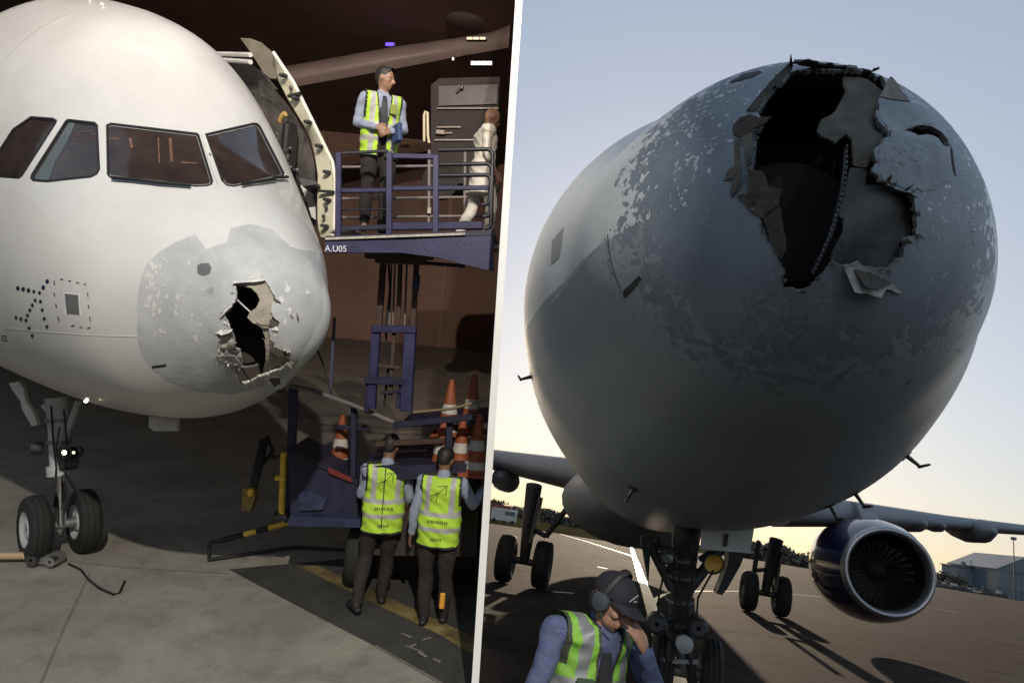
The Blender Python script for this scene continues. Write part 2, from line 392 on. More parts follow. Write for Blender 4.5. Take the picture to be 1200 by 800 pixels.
def hail_paint(name, paint, bare, edge, base, amp=(.45, .30), scales=(2.2, 9., 26.), rough=(.33, .6), lo=None, grime=.1, bias=0.):
    """white paint that hail has flaked off the nose: bare radome skin where x + noise < edge (aircraft x, in metres behind the tip)"""
    m_ = bpy.data.materials.new(name); m_.use_nodes = True; nt = m_.node_tree; L = nt.links.new; b = nt.nodes['Principled BSDF']
    tc = nt.nodes.new('ShaderNodeTexCoord'); sp = nt.nodes.new('ShaderNodeSeparateXYZ'); L(tc.outputs['Object'], sp.inputs[0])
    def math_(op, a, c):
        n = nt.nodes.new('ShaderNodeMath'); n.operation = op
        for i, q in enumerate((a, c)):
            if hasattr(q, 'links') or hasattr(q, 'is_output'): L(q, n.inputs[i])
            else: n.inputs[i].default_value = q
        return n.outputs[0]
    def noise(sc, det=4., rg=.6, vec=None):
        n = nt.nodes.new('ShaderNodeTexNoise'); n.inputs['Scale'].default_value = sc; n.inputs['Detail'].default_value = det; n.inputs['Roughness'].default_value = rg
        L(vec if vec is not None else tc.outputs['Object'], n.inputs['Vector']); return n.outputs['Fac']
    x = math_('ADD', sp.outputs[0], float(base[0]))
    n1 = math_('SUBTRACT', noise(scales[0]), .5); n2 = math_('SUBTRACT', noise(scales[1], 3.), .5); n3 = math_('SUBTRACT', noise(scales[2], 2.), .5)
    t = math_('ADD', x, math_('ADD', math_('MULTIPLY', n1, amp[0]*2), math_('ADD', math_('MULTIPLY', n2, amp[1]*2.4), math_('MULTIPLY', n3, amp[1]*3.2))))
    t = math_('SUBTRACT', edge, t)
    mr = nt.nodes.new('ShaderNodeMapRange'); mr.inputs['From Min'].default_value = -.012; mr.inputs['From Max'].default_value = .012; L(t, mr.inputs['Value'])
    fk = math_('ADD', noise(31., 2.), math_('MULTIPLY', math_('SUBTRACT', noise(2.3, 3.), .5), .6)); fm = nt.nodes.new('ShaderNodeMapRange'); fm.inputs['From Min'].default_value = .655; fm.inputs['From Max'].default_value = .67; fm.inputs['To Min'].default_value = 1.; fm.inputs['To Max'].default_value = .25; L(fk, fm.inputs['Value'])
    bare_f = math_('MULTIPLY', mr.outputs[0], fm.outputs[0])
    g = nt.nodes.new('ShaderNodeValToRGB'); g.color_ramp.elements[0].position = .3; g.color_ramp.elements[1].position = .7
    g.color_ramp.elements[0].color = (*(np.array(bare)*.82), 1); g.color_ramp.elements[1].color = (*(np.array(bare)*1.16), 1); L(noise(3.5, 8., .7), g.inputs[0])
    w = nt.nodes.new('ShaderNodeValToRGB'); w.color_ramp.elements[0].position = .25; w.color_ramp.elements[1].position = .75
    w.color_ramp.elements[0].color = (*(np.array(paint)*(1-grime)), 1); w.color_ramp.elements[1].color = (*paint, 1); L(noise(1.3, 8., .7), w.inputs[0])
    wc_ = w.outputs[0]
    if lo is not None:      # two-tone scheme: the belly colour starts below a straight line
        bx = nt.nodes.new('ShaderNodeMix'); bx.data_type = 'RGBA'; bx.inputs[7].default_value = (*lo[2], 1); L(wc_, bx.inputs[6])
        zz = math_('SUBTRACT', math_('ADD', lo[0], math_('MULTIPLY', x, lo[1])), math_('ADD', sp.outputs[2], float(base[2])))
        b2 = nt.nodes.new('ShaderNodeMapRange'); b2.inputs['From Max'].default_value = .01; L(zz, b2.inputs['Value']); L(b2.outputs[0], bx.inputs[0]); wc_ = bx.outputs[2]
    mx = nt.nodes.new('ShaderNodeMix'); mx.data_type = 'RGBA'; L(bare_f, mx.inputs[0]); L(wc_, mx.inputs[6]); L(g.outputs[0], mx.inputs[7]); L(mx.outputs[2], b.inputs['Base Color'])
    rg = nt.nodes.new('ShaderNodeMapRange'); rg.inputs['To Min'].default_value = rough[0]; rg.inputs['To Max'].default_value = rough[1]; L(mr.outputs[0], rg.inputs['Value']); L(rg.outputs[0], b.inputs['Roughness'])
    bp = nt.nodes.new('ShaderNodeBump'); bp.inputs['Strength'].default_value = .5; bp.inputs['Distance'].default_value = .004
    hgt = math_('SUBTRACT', math_('MULTIPLY', noise(14., 3.), .8), mr.outputs[0]); L(hgt, bp.inputs['Height']); L(bp.outputs[0], b.inputs['Normal'])
    return m_

AL = Air(FR_L, -.8405, (-1.7394, 5.5114, 4.0429), .0414, [-.2552, -.1267, -.1239, 0, 0], [-.0012, .1046, .52, .72, .75], [.0622, -.0705, -.0427, 0, 0])
AR = Air(FR_R, .191, (1.2082, 2.5205, 3.8533), 0., [-.0199, -.0796, -.0061, .0195, 0], [.1574, .0009, -.0265, 0, 0], [.002, .0179, -.0499, .006, 0])

# ================================================================== the dawn apron (world ground)
tarmac = mat('tarmac', (.046, .0385, .036), .93, var=.35, scale=.35, bump=.3, bscale=60, detail=10, spec=.02, grain=.35, stain=.4)
mb = MB()
def sheet(mb, pts, z): mb.add([(p[0], p[1], z) for p in pts], [tuple(range(len(pts)))])
w0, w1 = FR_R.ray(608, 0), FR_R.ray(557, 800); WN = np.cross(w0, w1); WN /= np.linalg.norm(WN)     # plane of the dividing wall
def wall_at(y, z=0.): return EYE[0] - (WN[1]*(y-EYE[1]) + WN[2]*(z-EYE[2]))/WN[0]
ys = np.concatenate([[-400, -100, -30, -8, 0, 2.2], np.geomspace(2.21, 3000, 40)]); xs = np.concatenate([[0], np.geomspace(.4, 1500, 30)])
for k, y in enumerate(ys):
    x0 = wall_at(y) if k > 5 else -400
    mb.v += [(x0+(x+abs(min(0, x0)) if x > 300 else x), y, 0) for x in xs] if k > 5 else [(x0+x*1.3, y, 0) for x in xs]
mb.f = [(j*len(xs)+i, j*len(xs)+i+1, (j+1)*len(xs)+i+1, (j+1)*len(xs)+i) for j in range(len(ys)-1) for i in range(len(xs)-1) if j != 5]; mb.m = [0]*len(mb.f)
solo('ground', 'worn brown grey airport tarmac under the grey airliner', None, mb, tarmac, (0, 0, 0), FR_R, kind='structure', smooth=None)
GR = FR_R.gnd
def strip(mb, px, w, z, fr=FR_R, mi=0):
    """painted band along photo points on the ground"""
    P = [np.array(fr.gnd(*p))[:2] for p in px]; vs = []
    for i, p in enumerate(P):
        d = P[min(i+1, len(P)-1)]-P[max(i-1, 0)]; d /= np.hypot(*d); n = np.array((-d[1], d[0]))*w/2
        vs += [(*(p+n), z), (*(p-n), z)]
    mb.add(vs, [(2*i, 2*i+1, 2*i+3, 2*i+2) for i in range(len(P)-1)], mi)
line_white = mat('line_white', (.62, .58, .5), .5, var=.3, scale=6); line_yel = mat('line_yellow', (.6, .45, .16), .25, var=.3, scale=3)
seam_dark = mat('seam_dark', (.02, .018, .017), .95, var=.2, spec=.03)
mb = MB(); strip(mb, [(738, 632), (741, 645), (748, 666), (757, 692), (766, 720), (776, 752), (792, 800), (812, 860)], .30, .008)
strip(mb, [(764, 712), (768, 702), (776, 697), (790, 694.5), (818, 692.5), (871, 692.5), (924, 695.5), (966, 699.5), (1060, 711)], .13, .0085)
solo('taxiway_line', 'worn yellow guide line running under the nose gear', None, mb, line_yel, (0, 0, 0), FR_R, kind='structure', smooth=None)
mb = MB(); strip(mb, [(640, 620.5), (690, 635), (745, 652.5)], .22, .008); strip(mb, [(648, 693.2), (660, 694), (672, 694.8)], .10, .008)
strip(mb, [(1088, 711), (1104, 714), (1122, 717.5)], .15, .008); strip(mb, [(700, 664), (712, 666)], .15, .008); strip(mb, [(1150, 708), (1200, 716)], .1, .008)
solo('road_marking', 'thin white painted lines on the tarmac', None, mb, line_white, (0, 0, 0), FR_R, kind='structure', smooth=None)
mb = MB(); strip(mb, [(600, 708), (700, 722), (900, 745), (1200, 792)], .03, .004); strip(mb, [(940, 668), (1060, 690), (1200, 716)], .06, .004); strip(mb, [(1010, 700), (1120, 742), (1200, 775)], .025, .004)
strip(mb, [(560, 640), (760, 664), (950, 690)], .04, .004); strip(mb, [(826, 799), (836, 745), (848, 690)], .012, .0045)
solo('pavement_seam', 'dark sealed joints across the tarmac', None, mb, seam_dark, (0, 0, 0), FR_R, kind='structure', smooth=None)

grass = mat('grass', (.055, .046, .022), .95, var=.4, scale=.12, bump=.5, bscale=3, spec=.0)
mb = MB(); e = [GR(x, y)[:2] for x, y in ((520, 604), (573, 613), (640, 622.5), (720, 635.5), (800, 645), (900, 657.5))]
far = [(520, 1500), (-900, 1500), (-900, 60)]
mb.add([(*p, .03) for p in e] + [(*p, .03) for p in far], [tuple(range(len(e)+len(far)))])
solo('grass_strip', 'dry olive grass strip beyond the tarmac edge', None, mb, grass, (0, 0, 0), FR_R, kind='structure', smooth=None)

# far tree line: clumps of leaf-sized faces
leaf = mat('hazed_leaves', (.13, .11, .085), .9, var=.35, scale=.2)  # leaf colour paled to paint in the distance haze
def tree_mass(name, label, x0, y0, x1, y1, d, h0, h1, n):
    mb = MB(); vs, fs = [], []
    for i in range(n):
        t = i/(n-1) + rng.normal()*.004; p = lerp(GR_d(x0, y0, d), GR_d(x1, y1, d), t); h = lerp(h0, h1, t)*(.55+.5*abs(math.sin(i*.71))*rng.random()+.35*math.sin(i*.13)**2)
        for _ in range(120):
            c = p + rng.normal(size=3)*np.array((2.2, 2.2, 0)); c[2] = h*rng.random()**.8; s_ = 1.2*(1.15-c[2]/h*.5)
            a = rng.normal(size=3); a /= np.linalg.norm(a); b = np.cross(a, rng.normal(size=3)); b /= np.linalg.norm(b)
            k = len(vs); vs += [c-a*s_, c+b*s_*.6, c+a*s_, c-b*s_*.6]; fs.append((k, k+1, k+2, k+3))
    mb.add(vs, fs); solo(name, label, None, mb, leaf, (0, 0, 0), FR_R, kind='stuff', smooth=None, fixn=False)
def GR_d(x, y, d):
    p = FR_R.at(x, y, d); p[2] = 0; return p
tree_mass('treeline', 'hazy dark tree line on the horizon beyond the grass', 540, 592, 780, 632, 330, 5.5, 5, 90)
tree_mass('hedge', 'low brown hedge on the horizon between the wheels and the engine', 860, 645, 968, 663, 210, 5, 3.5, 36)
tree_mass('bushes', 'dark bushes beside the far terminal', 1085, 680, 1125, 687, 390, 9, 6, 18)

# far terminal, pier, mast and ground vehicles
glass_far = mat('glass_far', (.10, .14, .17), .12, var=.2, scale=.3); wall_far = mat('wall_far', (.20, .21, .22), .7, var=.15, scale=.2); roof_far = mat('roof_far', (.13, .15, .17), .5, var=.1, scale=.2)
D = FR_R.R[2].copy(); D[2] = 0; D /= np.linalg.norm(D); SX = np.array((D[1], -D[0], 0)); UPZ = np.array((0, 0, 1.))
def fbox(mb, x0, x1, z0, z1, d, dep, mi=0):
    a, b = GR_d(x0, 690, d), GR_d(x1, 690, d); c = (a+b)/2 + D*dep/2; c[2] = (z0+z1)/2
    mb.box(c, (np.linalg.norm(b-a), dep, z1-z0), [SX, D, UPZ], mi)
def hgt(x, y, d):      # height above ground of a photo point at distance d
    return FR_R.at(x, y, d)[2]
d = 380; b0 = GR_d(1200, 700, d)
T = thing('glass_terminal', 'blue grey glass terminal block with sloping roof at the far right', 'building', b0, FR_R)
mb = MB(); fbox(mb, 1170, 1240, 0, hgt(1172, 666, d), d, 40); part(T, 'wall', mb, glass_far, None)
mb = MB(); a = GR_d(1168, 690, d-1); a[2] = hgt(1168, 665.5, d); q = GR_d(1204, 690, d-1); q[2] = hgt(1204, 652, d); r_ = GR_d(1245, 690, d-1); r_[2] = hgt(1204, 652, d)+1
c_ = GR_d(1245, 690, d-1); c_[2] = a[2]-.6; c2 = a.copy(); c2[2] -= .6
mb.prism([a, q, r_, c_, c2], D*42); part(T, 'roof', mb, roof_far, None)
for k in range(9):
    mb = MB(); fbox(mb, 1171+k*5.2, 1171.6+k*5.2, .2, hgt(1172, 667, d), d-.4, .35); part(T, 'mullion', mb, wall_far, None)
for zz in (5.5, 10.5):
    mb = MB(); fbox(mb, 1170, 1225, zz, zz+.5, d-.5, .4); part(T, 'floor_band', mb, wall_far, None)
d = 400; P_ = thing('pier_building', 'long low grey pier building with dark windows left of the glass terminal', 'building', GR_d(1145, 692, d), FR_R)
h = hgt(1145, 667, d); mb = MB(); fbox(mb, 1121, 1172, 3.5, h, d, 14); part(P_, 'wall', mb, wall_far, None)
mb = MB(); fbox(mb, 1120.5, 1172.5, h+.02, h+.7, d-.6, 15); part(P_, 'roof', mb, roof_far, None)
for x0, x1 in ((1123, 1126), (1127.5, 1130), (1133, 1137), (1140, 1150), (1152, 1156), (1158, 1161), (1163, 1168)):
    mb = MB(); fbox(mb, x0, x1, h*.5, h*.86, d-.15, .2); part(P_, 'window', mb, glass_far, None)
for x0 in (1122, 1136, 1152, 1168):
    mb = MB(); fbox(mb, x0, x0+1.6, 0, 3.5, d+2, 2); part(P_, 'pillar', mb, wall_far, None)
mb = MB(); fbox(mb, 1129, 1132, h+.7, h+3.4, d+2, 2); mb2 = MB(); mb2.tube([GR_d(1138, 690, d)+UPZ*(h+.7), GR_d(1138, 690, d)+UPZ*(h+5)], .25, 6)
part(P_, 'rooftop_unit', mb, roof_far, None); part(P_, 'antenna', mb2, roof_far, None)
d = 340; p = GR_d(1189, 695, d); h = hgt(1188, 630, d)
T = thing('light_mast', 'tall floodlight mast rising behind the glass terminal', 'light mast', p, FR_R)
mb = MB(); mb.tube([p, p+UPZ*h*.5, p+UPZ*h], [.35, .28, .2], 8); part(T, 'pole', mb, M['dark_steel'])
mb = MB(); mb.lathe(p+UPZ*(h-.6), UPZ, [(0, .2), (.1, 1.1), (.5, 1.3), (1.5, 1.3), (1.7, .3)], 12); part(T, 'lamp_head', mb, M['steel'])
van_cols = [mat('van_a', (.05, .05, .055), .4), mat('van_b', (.45, .42, .38), .4), mat('van_c', (.16, .08, .05), .5), mat('van_d', (.08, .09, .11), .4)]
van_lab = ['dark ramp tug parked nearest the far tree clump', 'pale box van parked in the far row of ramp vehicles', 'rust coloured loader in the far row of ramp vehicles', 'dark ramp bus standing under the pier building',
           'charcoal tow tractor in front of the pier building', 'pale low truck between dark vehicles before the pier', 'dark loader beside the glass terminal corner', 'dark van standing in front of the glass terminal']
for k, (x, w, hh, ci) in enumerate(((1094, 3.6, 2.2, 0), (1103, 4.5, 3.0, 3), (1112, 3.5, 3.6, 2), (1123, 7, 2.6, 0), (1133, 4, 2.3, 3), (1147, 5, 2.0, 1), (1158, 5, 3.4, 0), (1174, 5, 2.4, 0))):
    d = 330+12*(k % 3); p = GR_d(x, 690, d); T = thing('service_vehicle', van_lab[k], 'ramp vehicle', p, FR_R, 'vehicles parked before the far terminal')
    mb = MB(); mb.box(p+UPZ*(.45+hh*.25), (w, 2, hh*.5), [SX, D, UPZ], bev=.1); part(T, 'body', mb, van_cols[ci])
    mb = MB(); mb.box(p+SX*(-w*.3)+UPZ*(.45+hh*.74), (w*.36, 1.9, hh*.47), [SX, D, UPZ], bev=.12); part(T, 'cab', mb, van_cols[(ci+1) % 4] if k % 2 else van_cols[ci])
    mb = MB(); mb.box(p+SX*(w*.18)+UPZ*(.45+hh*.66), (w*.5, 1.9, hh*.3), [SX, D, UPZ], bev=.05); part(T, 'load_bed', mb, van_cols[(ci+2) % 4])
    for sx in (-.33, .33):
        for sy in (-1, 1):
            mb = MB(); c = p+SX*(sx*w)+D*(sy*.8)+UPZ*.45; mb.lathe(c-D*.15, D, [(0, .05), (0, .45), (.3, .45), (.3, .05)], 10); part(T, 'wheel', mb, M['rubber'])
for nm, lab, cat, x, col, w, hh in (('cargo_container', 'faded red container at the edge of the grass by the dividing wall', 'container', 577, (.28, .06, .03), 5.5, 2.4), ('parked_van', 'small pale van parked beside the red container', 'van', 590, (.55, .53, .5), 4.2, 2.0)):
    p = GR_d(x, 606, 110); T = thing(nm, lab, cat, p, FR_R); mm = mat(nm+'_paint', col, .5)
    mb = MB(); mb.box(p+UPZ*(hh/2+.3), (w, 2.2, hh), [SX, D, UPZ], bev=.08); part(T, 'body', mb, mm)
    mb = MB()
    if nm == 'parked_van': mb.box(p-D*1.12+SX*.9+UPZ*(hh*.8), (1.6, .06, .6), [SX, D, UPZ])
    else:
        for k in range(9): mb.box(p-D*1.13+SX*(-w/2+.5+k*.56)+UPZ*(hh/2+.3), (.14, .06, hh-.3), [SX, D, UPZ])
    part(T, 'window' if nm == 'parked_van' else 'ribbed_side', mb, glass_far if nm == 'parked_van' else mm)
    for sx in (-.35, .35):
        mb = MB(); mb.lathe(p+SX*(sx*w)-D*1.15+UPZ*.3, D, [(0, .02), (0, .3), (.3, .3), (.3, .02)], 10); part(T, 'wheel' if nm == 'parked_van' else 'support_foot', mb, M['rubber'])

# ================================================================== the grey airliner with the torn nose (dawn side)
A = AR; gz = -3.8533; BR = (5.26, -.14, gz)
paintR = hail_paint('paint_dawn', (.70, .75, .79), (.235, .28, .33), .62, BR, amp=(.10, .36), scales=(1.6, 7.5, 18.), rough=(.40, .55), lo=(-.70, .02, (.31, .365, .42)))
plane_R = aircraft('airliner', 'grey airliner seen from below with a gaping torn radome at dawn', A, BR)
Z = lambda pts: [(820+x/2.5, 50+y/2.5) for x, y in pts]
main_hole = [(170, 200), (215, 140), (270, 88), (345, 82), (430, 85), (437, 115), (418, 160), (405, 180), (360, 210), (350, 235), (378, 255), (405, 275), (430, 255), (455, 268), (450, 345), (442, 420), (420, 500), (440, 515), (440, 540), (400, 620), (345, 690), (310, 722), (245, 720), (250, 670), (215, 600), (185, 540), (190, 500), (190, 400), (150, 380), (165, 300), (160, 262), (185, 240), (178, 215)]
hole_R = [(170, 200), (215, 140), (270, 86), (345, 78), (430, 80), (490, 82), (535, 100), (560, 130), (525, 165), (518, 215), (545, 255), (555, 275), (540, 285), (510, 315), (522, 345), (505, 375), (540, 408), (580, 430), (620, 440), (638, 500), (635, 565), (600, 577), (595, 630), (545, 662), (480, 660), (425, 655), (395, 640), (345, 694), (310, 724), (245, 722), (250, 670), (215, 605), (185, 545), (165, 470), (150, 440), (150, 380), (165, 300), (160, 262), (185, 240), (178, 215)]
rag_hole = ragged(edge_px(Z(hole_R), 9), 1.6, 2)
crack1 = Z([(585, 255), (620, 250), (645, 238), (680, 245), (708, 262), (728, 285), (732, 303), (715, 302), (700, 280), (668, 268), (640, 272), (620, 262)]); crack2 = Z([(732, 292), (742, 320), (752, 395), (744, 388), (736, 345)])
crack1, crack2 = ragged(crack1, .7, 1), ragged(crack2, .4, 1)
H1, C1, C2 = (np.array(A.ab(q)) for q in (rag_hole, crack1, crack2))
RHO = .865
ring = [(RHO*math.sin(t), RHO*math.cos(t)) for t in np.arange(0, 2*math.pi, .045)]
V, F = A.skin([H1, C1, C2, ring], dr=.042)
cen = V[F].mean(1); out = inside(H1, cen) | inside(C1, cen) | inside(C2, cen); rr = np.hypot(cen[:, 0], cen[:, 1])
keep = ~out
rim_sel = lambda q: np.hypot(q[:, 0], q[:, 1]) < RHO-.004
torn = mat('torn_edge', (.13, .13, .13), .8, var=.4, scale=30)
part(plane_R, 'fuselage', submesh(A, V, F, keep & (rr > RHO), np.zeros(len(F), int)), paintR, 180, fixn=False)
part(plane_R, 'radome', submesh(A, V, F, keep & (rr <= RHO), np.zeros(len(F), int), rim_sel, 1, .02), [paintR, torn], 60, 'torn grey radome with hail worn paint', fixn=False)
# inside of the radome: layers of torn skin, rib, bulkhead
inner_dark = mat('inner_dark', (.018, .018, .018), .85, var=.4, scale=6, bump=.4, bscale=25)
honey = mat('honeycomb', (.10, .095, .085), .9, var=.45, scale=7, bump=.6, bscale=60); slate = mat('slate_skin', (.085, .092, .10), .75, var=.4, scale=5, bump=.3, bscale=30)
mb = MB(); A.patch(mb, Z([(425, 70), (490, 70), (545, 90), (575, 125), (540, 165), (535, 215), (565, 262), (565, 285), (530, 300), (505, 350), (462, 345), (457, 266), (430, 256), (405, 277), (378, 258), (348, 236), (360, 210), (405, 180), (420, 150), (436, 115)]), -.035, .03, .012, rag=1.4, lift=lambda v: -.012*np.sin(v[:, 0]*40)*np.cos(v[:, 1]*33)); part(plane_R, 'inner_skin', mb, honey, 50, 'brown grey honeycomb layer at the top of the hole')
mb = MB(); A.patch(mb, Z([(456, 350), (515, 350), (515, 400), (560, 400), (640, 425), (655, 500), (650, 575), (615, 590), (610, 640), (550, 680), (470, 680), (400, 665), (392, 640), (436, 545), (440, 515), (424, 500), (442, 425)]), -.055, .03, .012, rag=1.2, lift=lambda v: -.01*np.sin(v[:, 0]*25+v[:, 1]*18)); part(plane_R, 'inner_skin', mb, slate, 50, 'dark slate inner layer right of the hole')
mb = MB(); A.patch(mb, Z([(448, 262), (458, 264), (455, 345), (446, 425), (428, 500), (405, 570), (372, 640), (345, 692), (332, 690), (365, 630), (395, 560), (415, 490), (433, 415), (443, 340)]), -.075, .03, .01); part(plane_R, 'rib', mb, slate, 50)
mb = MB()
for k in range(26):
    t = k/25; q = np.array([(452, 268), (450, 345), (440, 420), (418, 495), (396, 560), (366, 632), (340, 688)]); i = min(5, int(t*6)); u = t*6-i; pp = Z([q[i]*(1-u)+q[i+1]*u])[0]
    h_ = A.hit(*pp); c = A.P(h_[0], h_[1], -.066)[0]; mb.box(c, (.006, .008, .016))
o = part(plane_R, 'rivets', mb, M['dark_steel'], None, kind='stuff')
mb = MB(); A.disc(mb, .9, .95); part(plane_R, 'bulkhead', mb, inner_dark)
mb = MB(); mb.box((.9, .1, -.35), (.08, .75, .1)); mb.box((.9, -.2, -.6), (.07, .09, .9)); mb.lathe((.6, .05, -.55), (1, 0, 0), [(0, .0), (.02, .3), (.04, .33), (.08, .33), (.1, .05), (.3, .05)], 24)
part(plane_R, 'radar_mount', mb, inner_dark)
mark_crack = mat('crack_dark', (.05, .055, .06), .8, var=.2)
pale_skin = mat('pale_skin', (.27, .32, .36), .6, var=.22, scale=9, bump=.3, bscale=40, stain=.25)
mb = MB(); A.patch(mb, Z([(522, 170), (548, 168), (600, 180), (650, 205), (690, 235), (660, 238), (612, 250), (588, 262), (640, 285), (700, 305), (728, 345), (735, 400), (690, 430), (645, 432), (600, 428), (545, 404), (512, 374), (528, 345), (516, 315), (545, 288), (560, 275), (549, 254), (524, 215)]), .0025, .03, 0, rag=2.2, step=7); part(plane_R, 'pale_skin', mb, pale_skin, 50, 'pale peeled skin right of the hole')
for k in range(24):
    q0 = np.array((rng.normal(582, 32), rng.normal(338, 26))) if k < 17 else np.array((rng.uniform(790, 810), rng.uniform(510, 590))); a_ = rng.uniform(0, 6.28); pts = [q0, q0+np.array((math.cos(a_), math.sin(a_)))*rng.uniform(4, 10)]
    mb = MB(); P_ = [A.P(*A.hit(*q), .003)[0] for q in ragged(Z(pts), 1.2, 2, False)]; mb.tube(P_, .0011, 4); part(plane_R, 'crack', mb, mark_crack, None)
def hinge_lift(A, p0, p1, far, height, pw=1.3):
    a, b, c = (np.array(A.hit(*q)) for q in (p0, p1, far)); d = (b-a)/np.hypot(*(b-a)); n = np.array((-d[1], d[0])); L = (c-a) @ n
    return lambda v: height*np.clip((v-a) @ n/L, 0, 1.6)**pw
mk = lambda col: mat('flake', col, .75, var=.45, scale=14, bump=.4, bscale=40)
flk = [mk((.06, .054, .048)), mk((.17, .165, .155)), mk((.10, .095, .085)), mk((.33, .33, .325))]
for px, hp, h_, mi in (
    ([(98, 245), (120, 225), (150, 222), (175, 238), (215, 246), (200, 258), (165, 265), (160, 285), (120, 285), (100, 270)], ((100, 285), (100, 225), (215, 246)), .05, 0),
    ([(105, 285), (160, 285), (165, 315), (158, 360), (140, 365), (130, 310)], ((105, 285), (125, 365), (165, 315)), .04, 1),
    ([(120, 318), (136, 325), (138, 380), (120, 425), (95, 455), (88, 440), (105, 400), (70, 405), (85, 380), (110, 375)], ((75, 400), (95, 455), (138, 360)), .07, 1),
    ([(150, 380), (192, 392), (210, 430), (245, 440), (235, 478), (200, 500), (188, 515), (160, 505), (110, 450), (145, 440)], ((110, 455), (160, 505), (245, 440)), .05, 2),
    ([(188, 510), (205, 500), (238, 480), (250, 560), (256, 605), (238, 635), (210, 590)], ((188, 510), (238, 635), (256, 560)), .02, 2),
    ([(205, 420), (240, 400), (247, 440), (240, 465), (212, 450)], ((205, 420), (212, 450), (247, 440)), .05, 0),
    ([(418, 650), (440, 650), (465, 640), (500, 675), (545, 688), (587, 732), (540, 718), (510, 732), (470, 718), (435, 710)], ((418, 650), (587, 732), (470, 722)), .06, 3),
    ([(450, 662), (500, 672), (540, 692), (555, 705), (520, 705), (480, 700), (460, 690)], ((450, 660), (555, 705), (480, 702)), .075, 0),
    ([(525, 160), (545, 120), (570, 135), (612, 175), (575, 170), (545, 166)], ((530, 160), (612, 175), (548, 120)), .03, 1),
    ([(270, 82), (345, 70), (430, 70), (490, 72), (520, 88), (480, 80), (430, 79), (345, 80), (275, 92)], ((270, 74), (520, 74), (430, 84)), .03, 2)):
    mb = MB(); A.patch(mb, Z(px), .006, .025, .007, 0, hinge_lift(A, *Z(hp), h_), rag=.9, step=8); part(plane_R, 'torn_flake_or_gap', mb, flk[mi], 50)
h1 = A.P(*A.hit(*Z([(150, 200)])[0]))[0]; h2 = A.P(*A.hit(*Z([(262, 82)])[0]))[0]; tip = A.at(927, 62, A.fr.px(A.fro(h2))[2]-.12)
mb = MB(); mb.add([h1+(-.01, .02, 0), h1+(-.02, -.03, -.02), lerp(h1, h2, .5)+(-.04, .012, .015), lerp(h1, h2, .55)+(-.03, -.02, -.01), h2+(-.05, .008, .01), h2+(-.03, -.012, .0), tip], [(0, 1, 3, 2), (2, 3, 5, 4), (4, 5, 6)])
mb.add([h1+(-.0, .02, 0), h1+(-.0, -.03, -.02), lerp(h1, h2, .5)+(-.02, .012, .015), lerp(h1, h2, .55)+(-.01, -.02, -.01), h2+(-.03, .008, .01), h2+(-.01, -.012, .0), tip+(.01, 0, 0)], [(0, 1, 3, 2), (2, 3, 5, 4), (4, 5, 6)])
part(plane_R, 'torn_spike', mb, flk[0], None)
# marks, panels, probes
mark = mat('mark_dark', (.03, .033, .04), .6, var=.2); panel_m = mat('panel_line', (.10, .11, .12), .6, var=.1)
Z2 = lambda pts: [(600+x/2.667, 60+y/2.667) for x, y in pts]
mb = MB(); A.patch(mb, Z([(88, 118), (128, 94), (178, 84), (182, 90), (150, 104), (110, 116)]), .004, .04); part(plane_R, 'lightning_strip', mb, mark, 50); mb = MB(); A.patch(mb, Z2([(349, 748), (400, 700), (405, 712), (357, 770), (349, 768)]), .004, .04)
part(plane_R, 'lightning_strip', mb, mark, 50)
mb = MB(); q = Z2([(126, 592), (164, 548), (151, 640), (123, 669)]); A.patch(mb, q, .003, .06); part(plane_R, 'access_panel', mb, mat('panel_grey', (.3, .32, .335), .45, var=.1), 50)
mb = MB()
def line_patch(A, mb, pts, w, off=.003):
    P = [np.array(p, float) for p in pts]; L_, R2 = [], []
    for i, p in enumerate(P):
        d = P[min(i+1, len(P)-1)]-P[max(i-1, 0)]; d /= np.hypot(*d); n = np.array((-d[1], d[0]))*w/2; L_.append(p+n); R2.append(p-n)
    A.patch(mb, L_+R2[::-1], off, .06)
line_patch(A, mb, Z2([(300, 572), (304, 615), (312, 665), (325, 710), (337, 738)]), .9)
part(plane_R, 'panel_joint', mb, panel_m, 50)
mb = MB(); line_patch(A, mb, Z2([(122, 788), (180, 716), (240, 640), (299, 576)]), .8); part(plane_R, 'sealant_line', mb, mat('sealant', (.75, .74, .7), .5), 50)
def ring_line(A, x, w, m_, par, name, t0=0., t1=2*math.pi):
    r = math.sqrt(x); dr = w/(2*r); t = np.linspace(t0, t1, 150); mb = MB()
    p = np.concatenate([A.P((r-dr)*np.sin(t), (r-dr)*np.cos(t), .0025), A.P((r+dr)*np.sin(t), (r+dr)*np.cos(t), .0025)]); n = len(t)
    mb.add(p, [(i, i+1, n+i+1, n+i) for i in range(n-1)]); part(par, name, mb, m_, None)
def rivet_rows(A, rows, m_, par):
    mb = MB()
    for x, t0, t1, n in rows:
        t = np.linspace(t0, t1, n); r = math.sqrt(x); P0 = A.P(r*np.sin(t), r*np.cos(t), .001)
        for p in P0: mb.box(p, (.012, .012, .012))
    part(par, 'fasteners', mb, m_, None, kind='stuff')
def lon_line(A, th, x0, x1, w, m_, par, name):
    r = np.sqrt(np.linspace(x0, x1, 30)); d = w/2/1.5; p = np.concatenate([A.P(r*math.sin(th-d), r*math.cos(th-d), .0025), A.P(r*math.sin(th+d), r*math.cos(th+d), .0025)]); mb = MB()
    mb.add(p, [(i, i+1, 31+i, 30+i) for i in range(29)]); part(par, name, mb, m_, None)
seam_R = mat('skin_seam', (.11, .125, .14), .7, var=.2)
